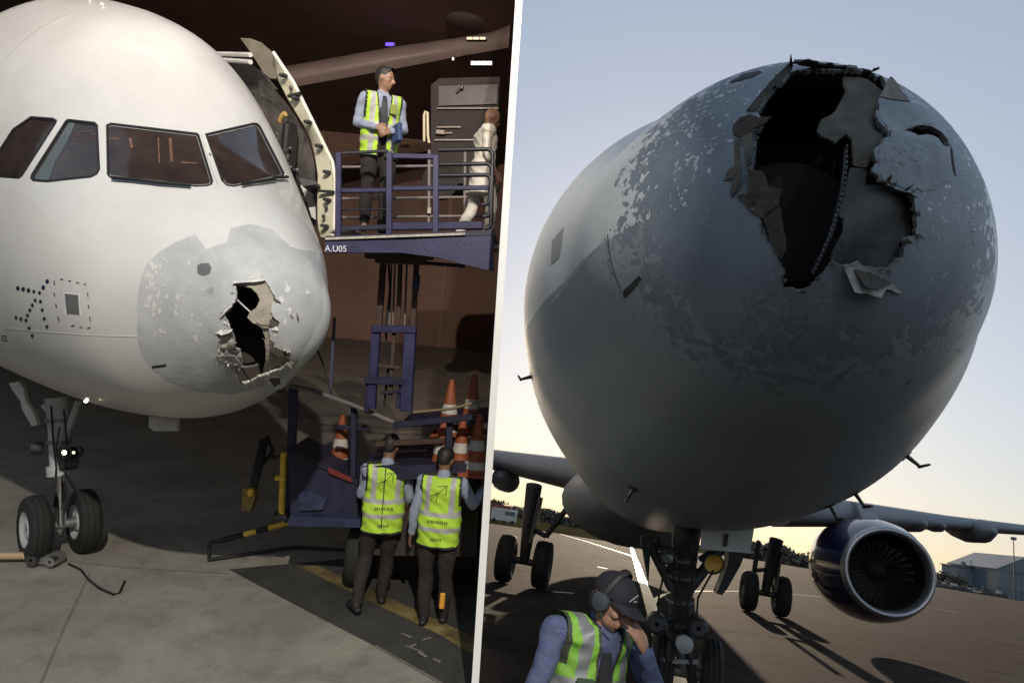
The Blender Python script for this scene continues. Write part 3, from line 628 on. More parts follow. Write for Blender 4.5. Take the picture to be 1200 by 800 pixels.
def fringe(A, hole_px, n, size, mats, par, lift, k0=0):
    P = np.array(hole_px); c = P.mean(0)
    for i in range(n):
        j = rng.integers(len(P)); p = P[j]; t = P[(j+3) % len(P)]-P[j-3]; t = t/(np.hypot(*t)+1e-6); nn = np.array((-t[1], t[0])); nn = nn if nn @ (c-p) > 0 else -nn
        w, L = size*rng.uniform(.4, 1.1), size*rng.uniform(.4, 1.5); out = rng.random() < .35; q = p - nn*size*.25
        d = nn*(-1 if out else 1)+t*rng.normal()*.5
        px = [q-t*w, q+t*w*.9, q+t*w*.3+d*L*.7, q+d*L, q-t*w*.5+d*L*.5]
        try:
            mb = MB(); A.patch(mb, px, .004, .03, .003, 0, hinge_lift(A, tuple(q-t*w), tuple(q+t*w), tuple(q+d*L), lift*rng.uniform(-.5 if not out else .2, 1.2)), rag=size*.12, step=size*.6); part(par, 'torn_shard', mb, mats[i % len(mats)], None)
        except Exception: pass
fringe(A, [p for p in rag_hole if p[1] > 100], 46, 4.5, [flk[0], flk[1], flk[2], torn], plane_R, .035)
for (bx, by), (tx, ty), (fx, fy) in (((623, 441), (614, 443), (609, 446)), ((742, 572), (738, 576), (733, 584)), ((975, 598), (976, 607), (979, 615)), ((1010, 592), (1012, 597), (1016, 603)), ((1072, 543), (1076, 548), (1082, 551))):
    h_ = None
    for s_ in np.linspace(0, 1, 30):          # walk towards the hull until the ray meets it
        q = np.array((bx, by))*(1-s_)+np.array((880, 400))*s_; h_ = A.hit(*q)
        if h_: break
    root = A.P(*h_)[0]; n = A.P(*h_, .11)[0]-root; up = root+n
    mb = MB(); mb.tube([root-n*.2, root+n*.9], [.022, .014], 8, flat=((0, 1, 0), .6)); mb.tube([up+(.02, 0, 0), up-(.16, 0, 0)], [.013, .009], 8); mb.tube([root-n*.02, root+n*.05], [.05, .045], 10)
    part(plane_R, 'pitot_probe', mb, M['dark_steel'])
# nose gear
Q = lambda x, y, d=6.95: A.at(x, y, d)
NG = thing_child = None
mb = MB(); mb.tube([Q(806, 612), Q(803, 640), Q(799, 690), Q(796, 742)], [.15, .135, .115, .115], 16); mb.tube([Q(800, 664), Q(799, 676)], [.15, .15], 16); mb.tube([Q(797, 735), Q(796.5, 746)], [.135, .135], 16)
gear_R = part(plane_R, 'nose_gear', mb, M['dark_steel'])
ax = A.to(FR_R.gnd(798, 834)); wc = np.array((ax[0], ax[1], gz+.385))
mb = MB(); mb.tube([Q(796.5, 744), wc+(0, 0, .05)], [.075, .08], 14); part(gear_R, 'piston', mb, M['grey_paint'])
mb = MB(); mb.tube([wc+(0, -.3, 0), wc+(0, .3, 0)], .06, 10); part(gear_R, 'axle', mb, M['steel'])
TYRE = [(-.10, .20), (-.112, .27), (-.104, .33), (-.085, .362), (-.06, .376), (-.056, .366), (-.048, .366), (-.044, .380), (-.006, .385), (-.004, .374), (.004, .374), (.006, .385), (.044, .380), (.048, .366), (.056, .366), (.06, .376), (.085, .362), (.104, .33), (.112, .27), (.10, .20)]
RIM = [(-.08, .02), (-.085, .09), (-.05, .13), (-.095, .185), (-.102, .205), (.102, .205), (.095, .185), (.05, .13), (.085, .09), (.08, .02)]
def wheel(par, c, axis, k=1., kw=1., rim='grey_paint', label=None):
    mb = MB(); mb.lathe(c, axis, [(a*kw, r*k) for a, r in TYRE], 36); w = part(par, 'tyre', mb, M['rubber'], 60, label)
    mb = MB(); mb.lathe(c, axis, [(a*kw*1.01, r*k) for a, r in RIM], 28); part(par, 'wheel_rim', mb, M[rim], 40)
for s_ in (-1, 1): wheel(gear_R, wc+(0, .24*s_, 0), (0, 1, 0))
for (x0, y0), (x1, y1), r in (((757, 628), (788, 690), .05), ((846, 640), (806, 692), .055), ((770, 640), (800, 655), .03), ((752, 640), (772, 632), .03), ((820, 655), (845, 640), .03), ((812, 700), (813, 742), .018), ((787, 700), (786, 735), .018)):
    mb = MB(); mb.tube([Q(x0, y0, 7.0), Q(x1, y1, 6.9)], r, 10); part(gear_R, 'brace', mb, M['dark_steel'])
for k, (x, y, r, em) in enumerate(((784, 651, .088, None), (836, 660, .105, None))):
    c = Q(x, y, 6.75); f_ = A.A @ FR_R.R[2]
    mb = MB(); mb.lathe(c, -f_, [(-.1, .03), (-.08, r*.9), (0, r), (.015, r), (.015, r*.86), (0, r*.84)], 24); ll = part(gear_R, 'landing_light', mb, M['dark_steel'])
    mb = MB(); mb.lathe(c, -f_, [(-.05, .001), (-.03, r*.5), (.004, r*.84)], 24); part(ll, 'lens', mb, M['amber'] if k else M['steel'])
for x, y, r in ((769, 729, .10), (817, 734, .10)):
    c = Q(x, y, 6.8); mb = MB(); mb.lathe(c+(.1, 0, 0), (-1, 0, 0), [(0, .02), (0, r), (.2, r), (.23, r*.7), (.23, .02)], 20); mb.tube([c, Q(797, 720)], .03, 8); part(gear_R, 'steering_actuator', mb, M['dark_steel'])
c = Q(802, 754, 6.72); mb = MB(); mb.lathe(c+(.06, 0, 0), (-1, 0, 0), [(0, .02), (0, .085), (.1, .085), (.13, .04), (.13, 0)], 18); part(gear_R, 'hub_cap', mb, M['grey_paint'])
mb = MB(); mb.bar(Q(789, 752, 6.8), Q(778, 800, 6.8), .08, .06); mb.bar(Q(806, 760, 6.8), Q(812, 800, 6.8), .07, .05); part(gear_R, 'torque_link', mb, M['dark_steel'])
mb = MB(); mb.bar(Q(775, 773, 6.8), Q(818, 775, 6.8), .05, .04); part(gear_R, 'tow_fitting', mb, M['steel'])
for pts, r in (([(793, 640), (788, 665), (792, 700), (790, 735)], .012), ([(808, 640), (813, 670), (806, 705), (805, 740)], .012), ([(798, 670), (794, 690), (799, 715), (797, 738)], .009), ([(784, 660), (777, 675), (772, 700), (771, 722)], .01), ([(836, 668), (828, 682), (818, 700), (816, 726)], .01)):
    mb = MB(); mb.tube([Q(x, y, 6.72) for x, y in pts], r, 6); part(gear_R, 'hydraulic_hose', mb, M['black'])
for x, y in ((801, 652), (799, 672), (797, 700), (796, 726)):
    mb = MB(); mb.tube([Q(x-.3, y, 6.93), Q(x-.5, y+3, 6.93)], .145, 14); part(gear_R, 'clamp', mb, M['steel'])
# gear doors
dw = mat('door_paint', (.5, .52, .53), .4, var=.1)
mb = MB(); P4 = [Q(823, 613, 6.5), Q(884, 618, 6.5), Q(879, 648, 6.45), Q(821, 643, 6.45)]; mb.prism(P4, (.04, 0, 0)); dr_ = part(plane_R, 'gear_door', mb, dw, None, 'pale square nose gear door')
mb = MB(); mb.prism([Q(849, 625, 6.46), Q(854, 625, 6.46), Q(852, 640, 6.44), Q(848, 640, 6.44)], (.01, 0, 0)); part(dr_, 'slot', mb, mark, None)
mb = MB(); mb.prism([Q(855, 645, 6.9), Q(874, 645, 6.9), Q(868, 662, 6.9), Q(852, 690, 6.9), Q(846, 697, 6.9), Q(840, 695, 6.9), Q(846, 680, 6.9), Q(853, 662, 6.9)], (.3, 0, 0)); part(plane_R, 'gear_door', mb, M['dark_steel'], None, 'dark side door hanging beside the nose gear')
mb = MB(); mb.prism([Q(751, 628, 6.9), Q(764, 626, 6.9), Q(762, 650, 6.9), Q(760, 682, 6.9), Q(756, 660, 6.9)], (.3, 0, 0)); part(plane_R, 'gear_door', mb, M['dark_steel'], None, 'narrow dark door on the man side of the nose gear')
# main gear
for (gx, gy), (tx, ty), (bx, by), (ex, ey) in (((610, 686), (626, 568), (640, 628), (670, 588)), ((895, 719), (910, 632), (884, 668), (889, 634))):
    g = A.gnd(gx, gy); dep = A.fr.px(A.fro(g))[2]; c = g+(0, 0, .585)
    mb = MB(); mb.tube([A.at(tx, ty, dep), lerp(A.at(tx, ty, dep), c, .55), c], [.2, .17, .12], 14); mg = part(plane_R, 'main_gear', mb, M['dark_steel'])
    for s_ in (-1, 1): wheel(mg, c+(0, .46*s_, 0), (0, 1, 0), 1.52, 1.9, 'dark_steel')
    mb = MB(); mb.tube([c+(0, -.5, 0), c+(0, .5, 0)], .09, 10); part(mg, 'axle', mb, M['dark_steel'])
    mb = MB(); mb.tube([A.at(bx, by, dep), A.at(ex, ey, dep-.3)], .07, 8); mb.tube([A.at(bx, by, dep), lerp(A.at(tx, ty, dep), c, .55)], .06, 8); part(mg, 'side_brace', mb, M['dark_steel'])
    t0 = A.at(tx-6, ty+12, dep); mb = MB(); mb.prism([t0+(-.1, -.3, 0), t0+(.5, -.3, 0), t0+(.5, -.25, -.9), t0+(-.1, -.22, -1.1)], (0, .06, 0)); part(mg, 'leg_door', mb, M['dark_steel'], None)
# wings
wing_m = mat('wing_grey', (.18, .195, .22), .6, var=.1, scale=1.5)
def wing(secs, label):
    prof = [(0, 0), (.012, .22), (.05, .45), (.15, .62), (.35, .62), (.6, .42), (.85, .16), (1, 0), (.85, -.06), (.6, -.24), (.35, -.38), (.15, -.36), (.05, -.26), (.012, -.14)]
    mb = MB(); vs = []
    for le, ch, th in secs: vs += [le+np.array((u*ch, 0, w*th)) for u, w in prof]
    n = len(prof); N = len(secs)
    mb.add(vs, [(i*n+k, i*n+(k+1) % n, (i+1)*n+(k+1) % n, (i+1)*n+k) for i in range(N-1) for k in range(n)] + [tuple(range(n)), tuple((N-1)*n+k for k in range(n-1, -1, -1))])
    return part(plane_R, 'wing', mb, wing_m, 50, label)
wR = wing([(A.at(735, 574, 15.0), 6.5, .85), (A.at(660, 554, 16.3), 5.2, .72), (A.at(590, 541, 17.6), 4.0, .55), (A.at(563, 536, 18.2), 3.6, .5)], 'wing crossing behind the dividing wall')
wL = wing([(A.at(930, 600, 16.0), 6.0, .85), (A.at(1032, 606, 17.6), 4.6, .6), (A.at(1120, 614, 20.5), 3.6, .44), (A.at(1200, 621, 23.5), 3.0, .36), (A.at(1275, 628, 27.0), 1.8, .22)], 'long wing beyond the engine')
def fairing(w, x, y, d, L, r):
    c = A.at(x, y, d); mb = MB(); mb.lathe(c-(L*.45, 0, 0), (1, 0, 0), [(0, .001), (L*.05, r*.55), (L*.2, r), (L*.5, r), (L*.8, r*.5), (L, .001)], 14); part(w, 'flap_fairing', mb, wing_m, 50)
fairing(wR, 595, 563, 19.0, 3.2, .32); fairing(wL, 1137, 622, 22.0, 3.2, .36); fairing(wL, 1095, 617, 20.5, 1.5, .15); fairing(wL, 1066, 614, 20, 2.4, .22)
mb = MB(); mb.ell(A.at(742, 595, 17), (5.2, 1.75, .95), 28); part(plane_R, 'belly_fairing', mb, wing_m, 60)
# engine
ec = A.at(1043, 670, 15.1); nac = mat('nacelle_navy', (.012, .013, .05), .16, var=.1, coat=.6)
mb = MB(); mb.lathe(ec, (1, 0, 0), [(.16, .985), (.5, 1.10), (1.1, 1.19), (1.6, 1.2), (2.2, 1.15), (2.7, 1.0), (2.9, .92), (2.8, .8), (1.8, .85)], 56); mb.lathe(ec, (1, 0, 0), [(.25, .824), (.6, .84), (1.0, .875)], 56, 1)
eng = part(plane_R, 'engine', mb, [nac, M['black']], 50)
mb = MB(); mb.lathe(ec, (1, 0, 0), [(.19, .99), (.08, .975), (.02, .95), (-.01, .915), (.0, .88), (.05, .85), (.14, .83), (.25, .825)], 56); part(eng, 'intake_lip', mb, mat('lip_metal', (.36, .37, .40), .45, .9, .1, 6), 60)
mb = MB()
for k in range(30):
    t = 2*math.pi*k/30; u = np.array((0, math.cos(t), math.sin(t))); w_ = np.array((0, -math.sin(t), math.cos(t)))
    mb.add([ec+(.9, 0, 0)+u*.2-w_*.02, ec+(.98, 0, 0)+u*.2+w_*.03, ec+(.78, 0, 0)+u*.84-w_*.05, ec+(.95, 0, 0)+u*.84+w_*.06, ec+(.88, 0, 0)+u*.55-w_*.05, ec+(.97, 0, 0)+u*.55+w_*.06], [(0, 1, 5, 4), (4, 5, 3, 2)])
part(eng, 'fan_blades', mb, mat('blade_metal', (.012, .012, .013), .55, .2, .1), None, kind='stuff')
mb = MB(); mb.lathe(ec, (1, 0, 0), [(.55, .001), (.65, .1), (.8, .2), (.92, .25)], 24); part(eng, 'spinner', mb, M['black'], 60)
mb = MB(); mb.lathe(ec, (1, 0, 0), [(1.02, .88), (1.04, .02)], 40); part(eng, 'fan_disc', mb, M['black'])
mb = MB(); mb.prism([ec+(1.2, -.2, 1.1), ec+(1.8, -.2, 1.55), ec+(4, -.2, 1.75), ec+(4, -.2, .9), ec+(2.4, -.2, 1.0)], (0, .4, 0)); part(eng, 'pylon', mb, wing_m, None)

# ================================================================== the floodlit apron: a slope rising behind the dividing wall
LT = FR_L; GL = FR_L.gnd
e0, e1 = LT.ray(608, 0), LT.ray(557, 800); PN = np.cross(e0, e1); PN /= np.linalg.norm(PN)      # the wall's plane holds both rays
if PN[0] < 0: PN = -PN
def wall_x(y, z): return LT.C[0] - (PN[1]*(y-LT.C[1]) + PN[2]*(z-LT.C[2]))/PN[0]
wall_white = mat('wall_white', (.85, .85, .84), .55, var=.03, scale=2)
mb = MB(); d0 = 6.2
top, bot = LT.C + LT.ray(608+53*140/800, -140)*d0, LT.C + LT.ray(557-53*60/800, 860)*d0
far = [(wall_x(50, -1), 50, -1), (wall_x(50, 14.5), 50, 14.5), (wall_x(19, 14.5), 19, 14.5)]
poly = [top, bot, np.array((wall_x(11, -2), 11, -2)), *map(np.array, far)]
mb.prism([p-PN*.033 for p in poly], PN*.066)  # wall added to part the two scenes and keep their light from mixing
solo('added_divider', 'tall thin white wall added edge on to divide the two airliners', 'wall', mb, wall_white, tuple(bot), FR_L, smooth=None)

conc = mat('concrete', (.31, .285, .245), .85, var=.14, scale=.8, bump=.3, bscale=70, detail=9, grain=.22, stain=.22)
mb = MB(); rows = np.concatenate([[1.5, 3, 5], np.linspace(6, 50, 30)])
xsn = np.linspace(0, 1, 18)
for y in rows:
    for t in xsn: mb.v.append((float(-46*(1-t)+wall_x(y, 0)*t), float(y), 0.))
n = len(xsn); mb.f = [(j*n+i, j*n+i+1, (j+1)*n+i+1, (j+1)*n+i) for j in range(len(rows)-1) for i in range(n-1)]; mb.m = [0]*len(mb.f)
b0 = (0, 1.5, -.6)
mb.add([(-46, 1.5, 0), (wall_x(1.5, 0), 1.5, 0), (wall_x(1.5, -6), 1.5, -6), (-46, 1.5, -6)], [(0, 1, 2, 3)])
solo('apron_slope', 'grey beige concrete apron under the white airliner', None, mb, conc, (0, 0, 0), FR_L, kind='structure', smooth=None)
dark_floor = mat('dark_patch', (.058, .055, .05), .85, var=.25, scale=1.5, bump=.3, bscale=50, grain=.3, stain=.3); yl = mat('apron_yellow', (.30, .225, .09), .8, var=.4, scale=5, grain=.4, stain=.6)
def floor_poly(mb, px, z): mb.add([tuple(GL(x, y)[:2])+(z,) for x, y in px], [tuple(range(len(px)))])
def clipx(px): return px
mb = MB(); floor_poly(mb, [(268, 667), (300, 664), (345, 660), (400, 655), (470, 640), (520, 625), (566, 612), (555, 822), (530, 808), (440, 757), (360, 716)], .004)
solo('dark_tarmac', 'dark tarmac strip crossing the concrete apron', None, mb, dark_floor, (0, 0, 0), FR_L, kind='structure', smooth=None)
mb = MB(); floor_poly(mb, [(350, 664), (372, 663), (560, 748), (559, 768), (545, 762), (515, 744)], .008); 
solo('stand_line', 'broad worn yellow line on the dark tarmac', None, mb, yl, (0, 0, 0), FR_L, kind='structure', smooth=None)
mb = MB()
for a, b, w in (((470, 742), (482, 747), .03), ((480, 758), (488, 755), .03), ((495, 750), (505, 747), .025), ((490, 764), (500, 770), .03), ((508, 772), (516, 776), .03), ((475, 757), (496, 764), .02)): strip(mb, [a, b], w, .009, FR_L)
solo('road_marking', 'worn white scuffs on the dark tarmac', None, mb, mat('scuff_grey', (.2, .19, .17), .8, var=.4, scale=8), (0, 0, 0), FR_L, kind='structure', smooth=None)
mb = MB(); strip(mb, [(105, 672), (75, 735), (48, 800), (30, 850)], .025, .004, FR_L); strip(mb, [(-80, 640), (150, 665), (268, 672)], .02, .004, FR_L); strip(mb, [(440, 757), (530, 808)], .03, .0095, FR_L)
solo('pavement_seam', 'thin joints between the concrete bays', None, mb, mat('seam_soft', (.16, .145, .125), .8, var=.2), (0, 0, 0), FR_L, kind='structure', smooth=None)
# the hall is an added shell keeping sky and sun off the floodlit apron
night = mat('night_wall', (.26, .16, .13), .85, var=.3, scale=.15); night2 = mat('night_panel', (.3, .19, .155), .8, var=.25, scale=.4)
night_shell = thing('enclosure', 'dark brown hangar added to keep sky and sun off the floodlit airliner', 'enclosure', (-20, 49, 0), FR_L)
mb = MB(); xw = wall_x(49, 6); mb.box(((-46+xw)/2, 49.2, 7), (46+xw, .3, 15)); part(night_shell, 'back_wall', mb, night, None)
mb = MB(); mb.box((-46.2, 20, 7), (.3, 58, 15)); part(night_shell, 'side_wall', mb, night, None)
mb = MB(); P5 = [(-46.4, 4, 14.52), (wall_x(4, 14.5)-.3, 4, 14.52), (wall_x(49.4, 12.4), 49.4, 14.52), (-46.4, 49.4, 14.52)]; mb.prism(P5, (0, 0, .3)); part(night_shell, 'roof', mb, night, None)
for k in range(11):
    x = -42+k*4.6
    if x+.2 < xw:
        mb = MB(); mb.box((x, 48.93, 7), (.25, .2, 14.4)); part(night_shell, 'wall_rib', mb, night2, None)
# floodlight of the stand, behind the viewer
FLP = np.array((1.5, -6., 13.)); aim = np.array((-6., 12., 1.5)); fd = (aim-FLP)/np.linalg.norm(aim-FLP)
T = thing('floodlight_mast', 'steel mast with a floodlight behind the viewer', 'light mast', (FLP[0], FLP[1]-.5, 0), FR_L)
mb = MB(); mb.tube([(FLP[0], FLP[1]-.5, -5), (FLP[0], FLP[1]-.5, 13.1)], [.16, .1], 12); part(T, 'pole', mb, M['dark_steel'])
mb = MB(); mb.box(FLP-fd*.32, (.7, .3, .5), [np.cross(fd, (0, 0, 1))/np.linalg.norm(np.cross(fd, (0, 0, 1))), fd, np.cross(np.cross(fd, (0, 0, 1)), fd)/np.linalg.norm(np.cross(fd, (0, 0, 1)))]); part(T, 'lamp_housing', mb, M['dark_steel'], None)
fl = np.array((math.sin(R_(-7.4)), math.cos(R_(-7.4)), 0)); fn = np.array((fl[1], -fl[0], 0))
mb = MB(); mb.box(FLP+fl*1.7+fn*.12+(0, 0, -1.8), (3.0, .03, 5.), [fl, fn, (0, 0, 1)]); part(T, 'light_blocker', mb, M['black'], None)  # unseen plate added to keep this lamp off the dawn airliner
sp = bpy.data.lights.new('floodlight', 'SPOT'); sp.energy = 3850; sp.color = (1, .92, .80); sp.shadow_soft_size = .13; sp.spot_size = R_(84); sp.spot_blend = .3
so = bpy.data.objects.new('floodlight', sp); COL.objects.link(so)
so.matrix_world = FR_L.M @ (Matrix.Translation(Vector(FLP)) @ Vector(-fd).to_track_quat('Z', 'Y').to_matrix().to_4x4())

FL2 = np.array((-1.0, -8.4, 13.4)); f2 = np.array((-5., 45., 9.)) - FL2; f2 /= np.linalg.norm(f2)  # extra lamp, added to brighten the dark back of the stand
T = thing('floodlight_mast', 'second steel floodlight mast added behind the viewer to light the dark background', 'light mast', (FL2[0], FL2[1]-.6, 0), FR_L)
mb = MB(); mb.tube([(FL2[0], FL2[1]-.6, -5), (FL2[0], FL2[1]-.6, 13.4)], [.16, .1], 12); part(T, 'pole', mb, M['dark_steel'])
mb = MB(); mb.box(FL2-f2*.32, (.5, .3, .4), [np.cross(f2, (0, 0, 1))/np.linalg.norm(np.cross(f2, (0, 0, 1))), f2, np.cross(np.cross(f2, (0, 0, 1)), f2)/np.linalg.norm(np.cross(f2, (0, 0, 1)))]); part(T, 'lamp_housing', mb, M['dark_steel'], None)
fl = np.array((math.sin(R_(2.5)), math.cos(R_(2.5)), 0)); fn = np.array((fl[1], -fl[0], 0))
mb = MB(); mb.box(FL2+fl*1.7+fn*.12+(0, 0, -1.8), (3.0, .03, 5.), [fl, fn, (0, 0, 1)]); part(T, 'light_blocker', mb, M['black'], None)  # another added plate, cutting the extra lamp's spill to the dawn side
sp = bpy.data.lights.new('floodlight', 'SPOT'); sp.energy = 7200; sp.color = (1, .84, .68); sp.shadow_soft_size = .1; sp.spot_size = R_(56); sp.spot_blend = 1.
so = bpy.data.objects.new('floodlight', sp); COL.objects.link(so)
so.matrix_world = FR_L.M @ (Matrix.Translation(Vector(FL2)) @ Vector(-f2).to_track_quat('Z', 'Y').to_matrix().to_4x4())

# ================================================================== the white airliner with the holed nose (floodlit side)
A = AL
g = A.gnd(68, 650); BL = (g[0], g[1], g[2])
plane_L = aircraft('airliner', 'white airliner with a ragged hole in its nose and open door', A, BL)
Zh = lambda pts: [(240+x/5.336, 310+y/5.336) for x, y in pts]
hole_L = [(180, 112), (230, 100), (280, 98), (375, 100), (410, 150), (430, 185), (440, 215), (420, 245), (415, 300), (440, 340), (470, 366), (430, 396), (402, 402), (405, 465), (440, 490), (430, 515), (480, 535), (525, 532), (535, 600), (480, 650), (370, 690), (340, 697), (280, 735), (215, 745), (200, 690), (175, 650), (180, 605), (95, 600), (78, 575), (88, 530), (80, 440), (72, 430), (100, 412), (152, 402), (150, 380), (118, 315), (165, 265), (195, 215), (198, 170)]
hl = ragged(edge_px(Zh(hole_L), 4), .9, 2)
win = {'front_r': [(126, 147.5), (130, 145.6), (230, 157.4), (232, 159), (248, 212), (247, 215), (243, 216.6), (230, 217.3), (129, 206.4), (127, 204)],
       'front_l': [(242.5, 158), (297, 145.6), (301, 146), (304, 149), (331.6, 203), (330.6, 205.8), (274, 217.3), (266, 216), (261, 211)],
       'side': [(77.5, 143), (80, 141.2), (110, 144.6), (113, 147.2), (115.6, 198), (112.5, 203.5), (106, 206.6), (55, 212.2), (39.5, 211), (37.2, 208.6), (38, 205)],
       'rear': [(36.6, 138), (62, 140), (65, 142), (64, 144.5), (25, 205.6), (21.5, 208), (0, 206.4), (-16, 205.5), (-18, 200), (1, 175), (16, 152)]}
wab = {k: np.array(A.ab(edge_px(p, 12))) for k, p in win.items()}; wab_o = {k: np.array(A.ab(edge_px(grow(p, 1.9), 12))) for k, p in win.items()}
peel = [(161, 400), (160.5, 380), (160, 363), (162, 345), (165, 328), (169, 316), (173, 308), (182, 300), (192, 292), (210, 282), (228, 274), (234, 282), (241, 292), (255, 287), (267, 282), (268, 275), (270, 267.5), (280, 265), (291, 262.5), (305, 265), (319, 269), (329, 279), (340, 289), (356, 293), (370, 296), (378, 330), (378, 370), (362, 400), (345, 432), (318, 452), (270, 462), (225, 458), (195, 447), (175, 430), (165, 415)]
H1 = np.array(A.ab(hl)); PE = np.array(A.ab(ragged(edge_px(peel, 9), .8, 1))); RHO = .957
ring = [(RHO*math.sin(t), RHO*math.cos(t)) for t in np.arange(0, 2*math.pi, .04)]
V, F = A.skin([H1, ring] + list(wab.values()) + list(wab_o.values()) + [PE], dr=.042)
cen = V[F].mean(1); rr = np.hypot(cen[:, 0], cen[:, 1]); keep = ~inside(H1, cen); mi = np.zeros(len(F), int)
for k in win: keep &= ~inside(wab[k], cen); mi[inside(wab_o[k], cen)] = 1
bare = inside(PE, cen); mi2 = np.where(bare, 1, 0)
wp = M['white_paint']; bareL = mat('bare_radome', (.42, .43, .445), .5, var=.12, scale=3, col2=(.54, .545, .55), bump=.15, bscale=25)
tornL = mat('torn_white', (.55, .54, .5), .8, var=.35, scale=30)
rim_w = lambda q: (np.hypot(q[:, 0], q[:, 1]) < 6) & (np.hypot(q[:, 0], q[:, 1]) > RHO+.004)
rim_h = lambda q: np.hypot(q[:, 0], q[:, 1]) < RHO-.004
part(plane_L, 'fuselage', submesh(A, V, F, keep & (rr > RHO), np.where(mi == 1, 1, np.where(bare, 2, 0)), rim_w, 1, .03), [wp, M['seal'], bareL], 60, fixn=False)
part(plane_L, 'radome', submesh(A, V, F, keep & (rr <= RHO), mi2, rim_h, 2, .018), [wp, bareL, tornL], 60, 'white radome stripped to grey with a torn hole', fixn=False)
glass = mat('cockpit_glass', (.030, .022, .022), .06, var=.3, scale=2.5, coat=.5, col2=(.06, .045, .04)); silver = mat('window_rim', (.5, .5, .48), .35, .6, .1)
panes = {}
for k, p in win.items():
    mb = MB(); A.patch(mb, grow(p, .4), -.012, .06); panes[k] = part(plane_L, 'cockpit_window', mb, glass, 60)
    mb = MB(); q = grow(p, -1.2)
    for i in range(len(q)-1 if k != 'rear' else len(q)-4): line_patch(A, mb, [q[i], q[(i+1) % len(q)]], .9, -.006)
    part(panes[k], 'window_rim', mb, silver if k.startswith('front') else M['seal'], None, kind='stuff')
Zw = lambda pts: [(x/6.154, 100+y/6.154) for x, y in pts]
mb = MB(); A.patch(mb, Zw([(492, 262), (540, 268), (480, 400), (395, 545), (345, 680), (240, 672), (250, 650)]), -.009, .06); part(panes['side'], 'window_post', mb, mat('post_grey', (.10, .125, .14), .6, var=.1), 60)
mb = MB()
for a, b, w in (((128, 161), (138, 161.5), 1.2), ((152, 161), (154.5, 172), 3.0), ((185.5, 160), (186.5, 190), 1.6), ((199.5, 161), (201, 188), 3.4), ((212, 189), (232, 190), 1.5)): line_patch(A, mb, [a, b], w, -.0105)
part(panes['front_r'], 'cockpit_fitting', mb, mat('cockpit_warm', (.16, .085, .06), .7, var=.4, scale=20), None, kind='stuff')
mb = MB()
for k, (y, x0, x1) in enumerate(((160, 84, 110), (156, 86, 111), (152, 90, 109), (166, 82, 94))): line_patch(A, mb, [(x0, y+2), (x1, y)], .9, -.0105)
part(panes['side'], 'cockpit_fitting', mb, mat('cockpit_red', (.12, .05, .05), .7, var=.4, scale=20), None, kind='stuff')
for pts in ([(133, 211.5), (160, 214)], [(159, 214), (190, 218), (224, 221)], [(283, 220), (302, 216.5), (320, 212.5)], [(318, 211), (334, 209.5)]):
    mb = MB(); P = [A.P(*A.hit(*p), .035)[0] for p in pts]; mb.tube(P, [.016]*len(P), 6); part(plane_L, 'wiper', mb, M['black'])
mb = MB(); line_patch(A, mb, [(236, 158), (241, 178), (250, 205), (256, 217)], .7, .004); part(plane_L, 'windscreen_post', mb, mat('rivet_line', (.45, .44, .42), .5, var=.4, scale=60), 60)
mb = MB(); line_patch(A, mb, [(245, 180), (247, 183)], 1.4, .006); part(plane_L, 'ice_probe', mb, M['black'], None)
# the torn layers in and round the hole
beige = mat('inner_beige', (.34, .31, .255), .85, var=.25, scale=6, bump=.4, bscale=30); dirty = mat('inner_dirty', (.40, .39, .36), .85, var=.4, scale=12, bump=.6, bscale=40)
mb = MB(); A.patch(mb, Zh([(175, 100), (380, 85), (445, 190), (455, 300), (425, 345), (412, 352), (400, 384), (330, 374), (300, 369), (262, 330), (280, 295), (320, 270), (345, 215), (330, 180), (290, 140), (230, 121), (200, 128)]), -.022, .03, .01, rag=.5, step=6); part(plane_L, 'inner_skin', mb, beige, 50, 'beige inner layer at the top of the hole')
mb = MB(); A.patch(mb, Zh([(350, 398), (404, 395), (408, 470), (418, 545), (480, 585), (545, 600), (490, 665), (365, 702), (378, 640), (387, 550), (372, 480), (362, 470), (384, 490), (372, 440)]), -.03, .03, .01, rag=.5, step=6); part(plane_L, 'inner_skin', mb, beige, 50, 'beige inner layer at the bottom of the hole')
mb = MB(); A.patch(mb, Zh([(62, 425), (172, 420), (190, 500), (165, 515), (215, 535), (225, 575), (232, 605), (225, 640), (212, 690), (190, 690), (165, 650), (172, 608), (75, 612)]), -.012, .02, .01, rag=.7, step=5, lift=lambda v: .012*np.sin(v[:, 0]*70)*np.cos(v[:, 1]*60)); part(plane_L, 'inner_skin', mb, dirty, 50, 'dirty grey torn layer at the left of the hole')
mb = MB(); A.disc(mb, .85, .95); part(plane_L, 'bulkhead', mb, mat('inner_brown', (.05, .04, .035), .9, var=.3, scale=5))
mb = MB(); ra = [A.P(*A.hit(*p), -.1)[0] for p in Zh([(205, 690), (230, 697), (270, 695), (310, 690), (335, 680)])]; mb.tube(ra, .02, 8); part(plane_L, 'antenna_ring', mb, M['chrome'])
mb = MB(); ra = [A.P(*A.hit(*p), -.03)[0] for p in Zh([(192, 215), (230, 250), (282, 296)])]; mb.tube(ra, .006, 6); part(plane_L, 'torn_strip', mb, tornL)
fw = [mk((.62, .61, .57)), mk((.45, .44, .41)), mk((.10, .085, .07))]
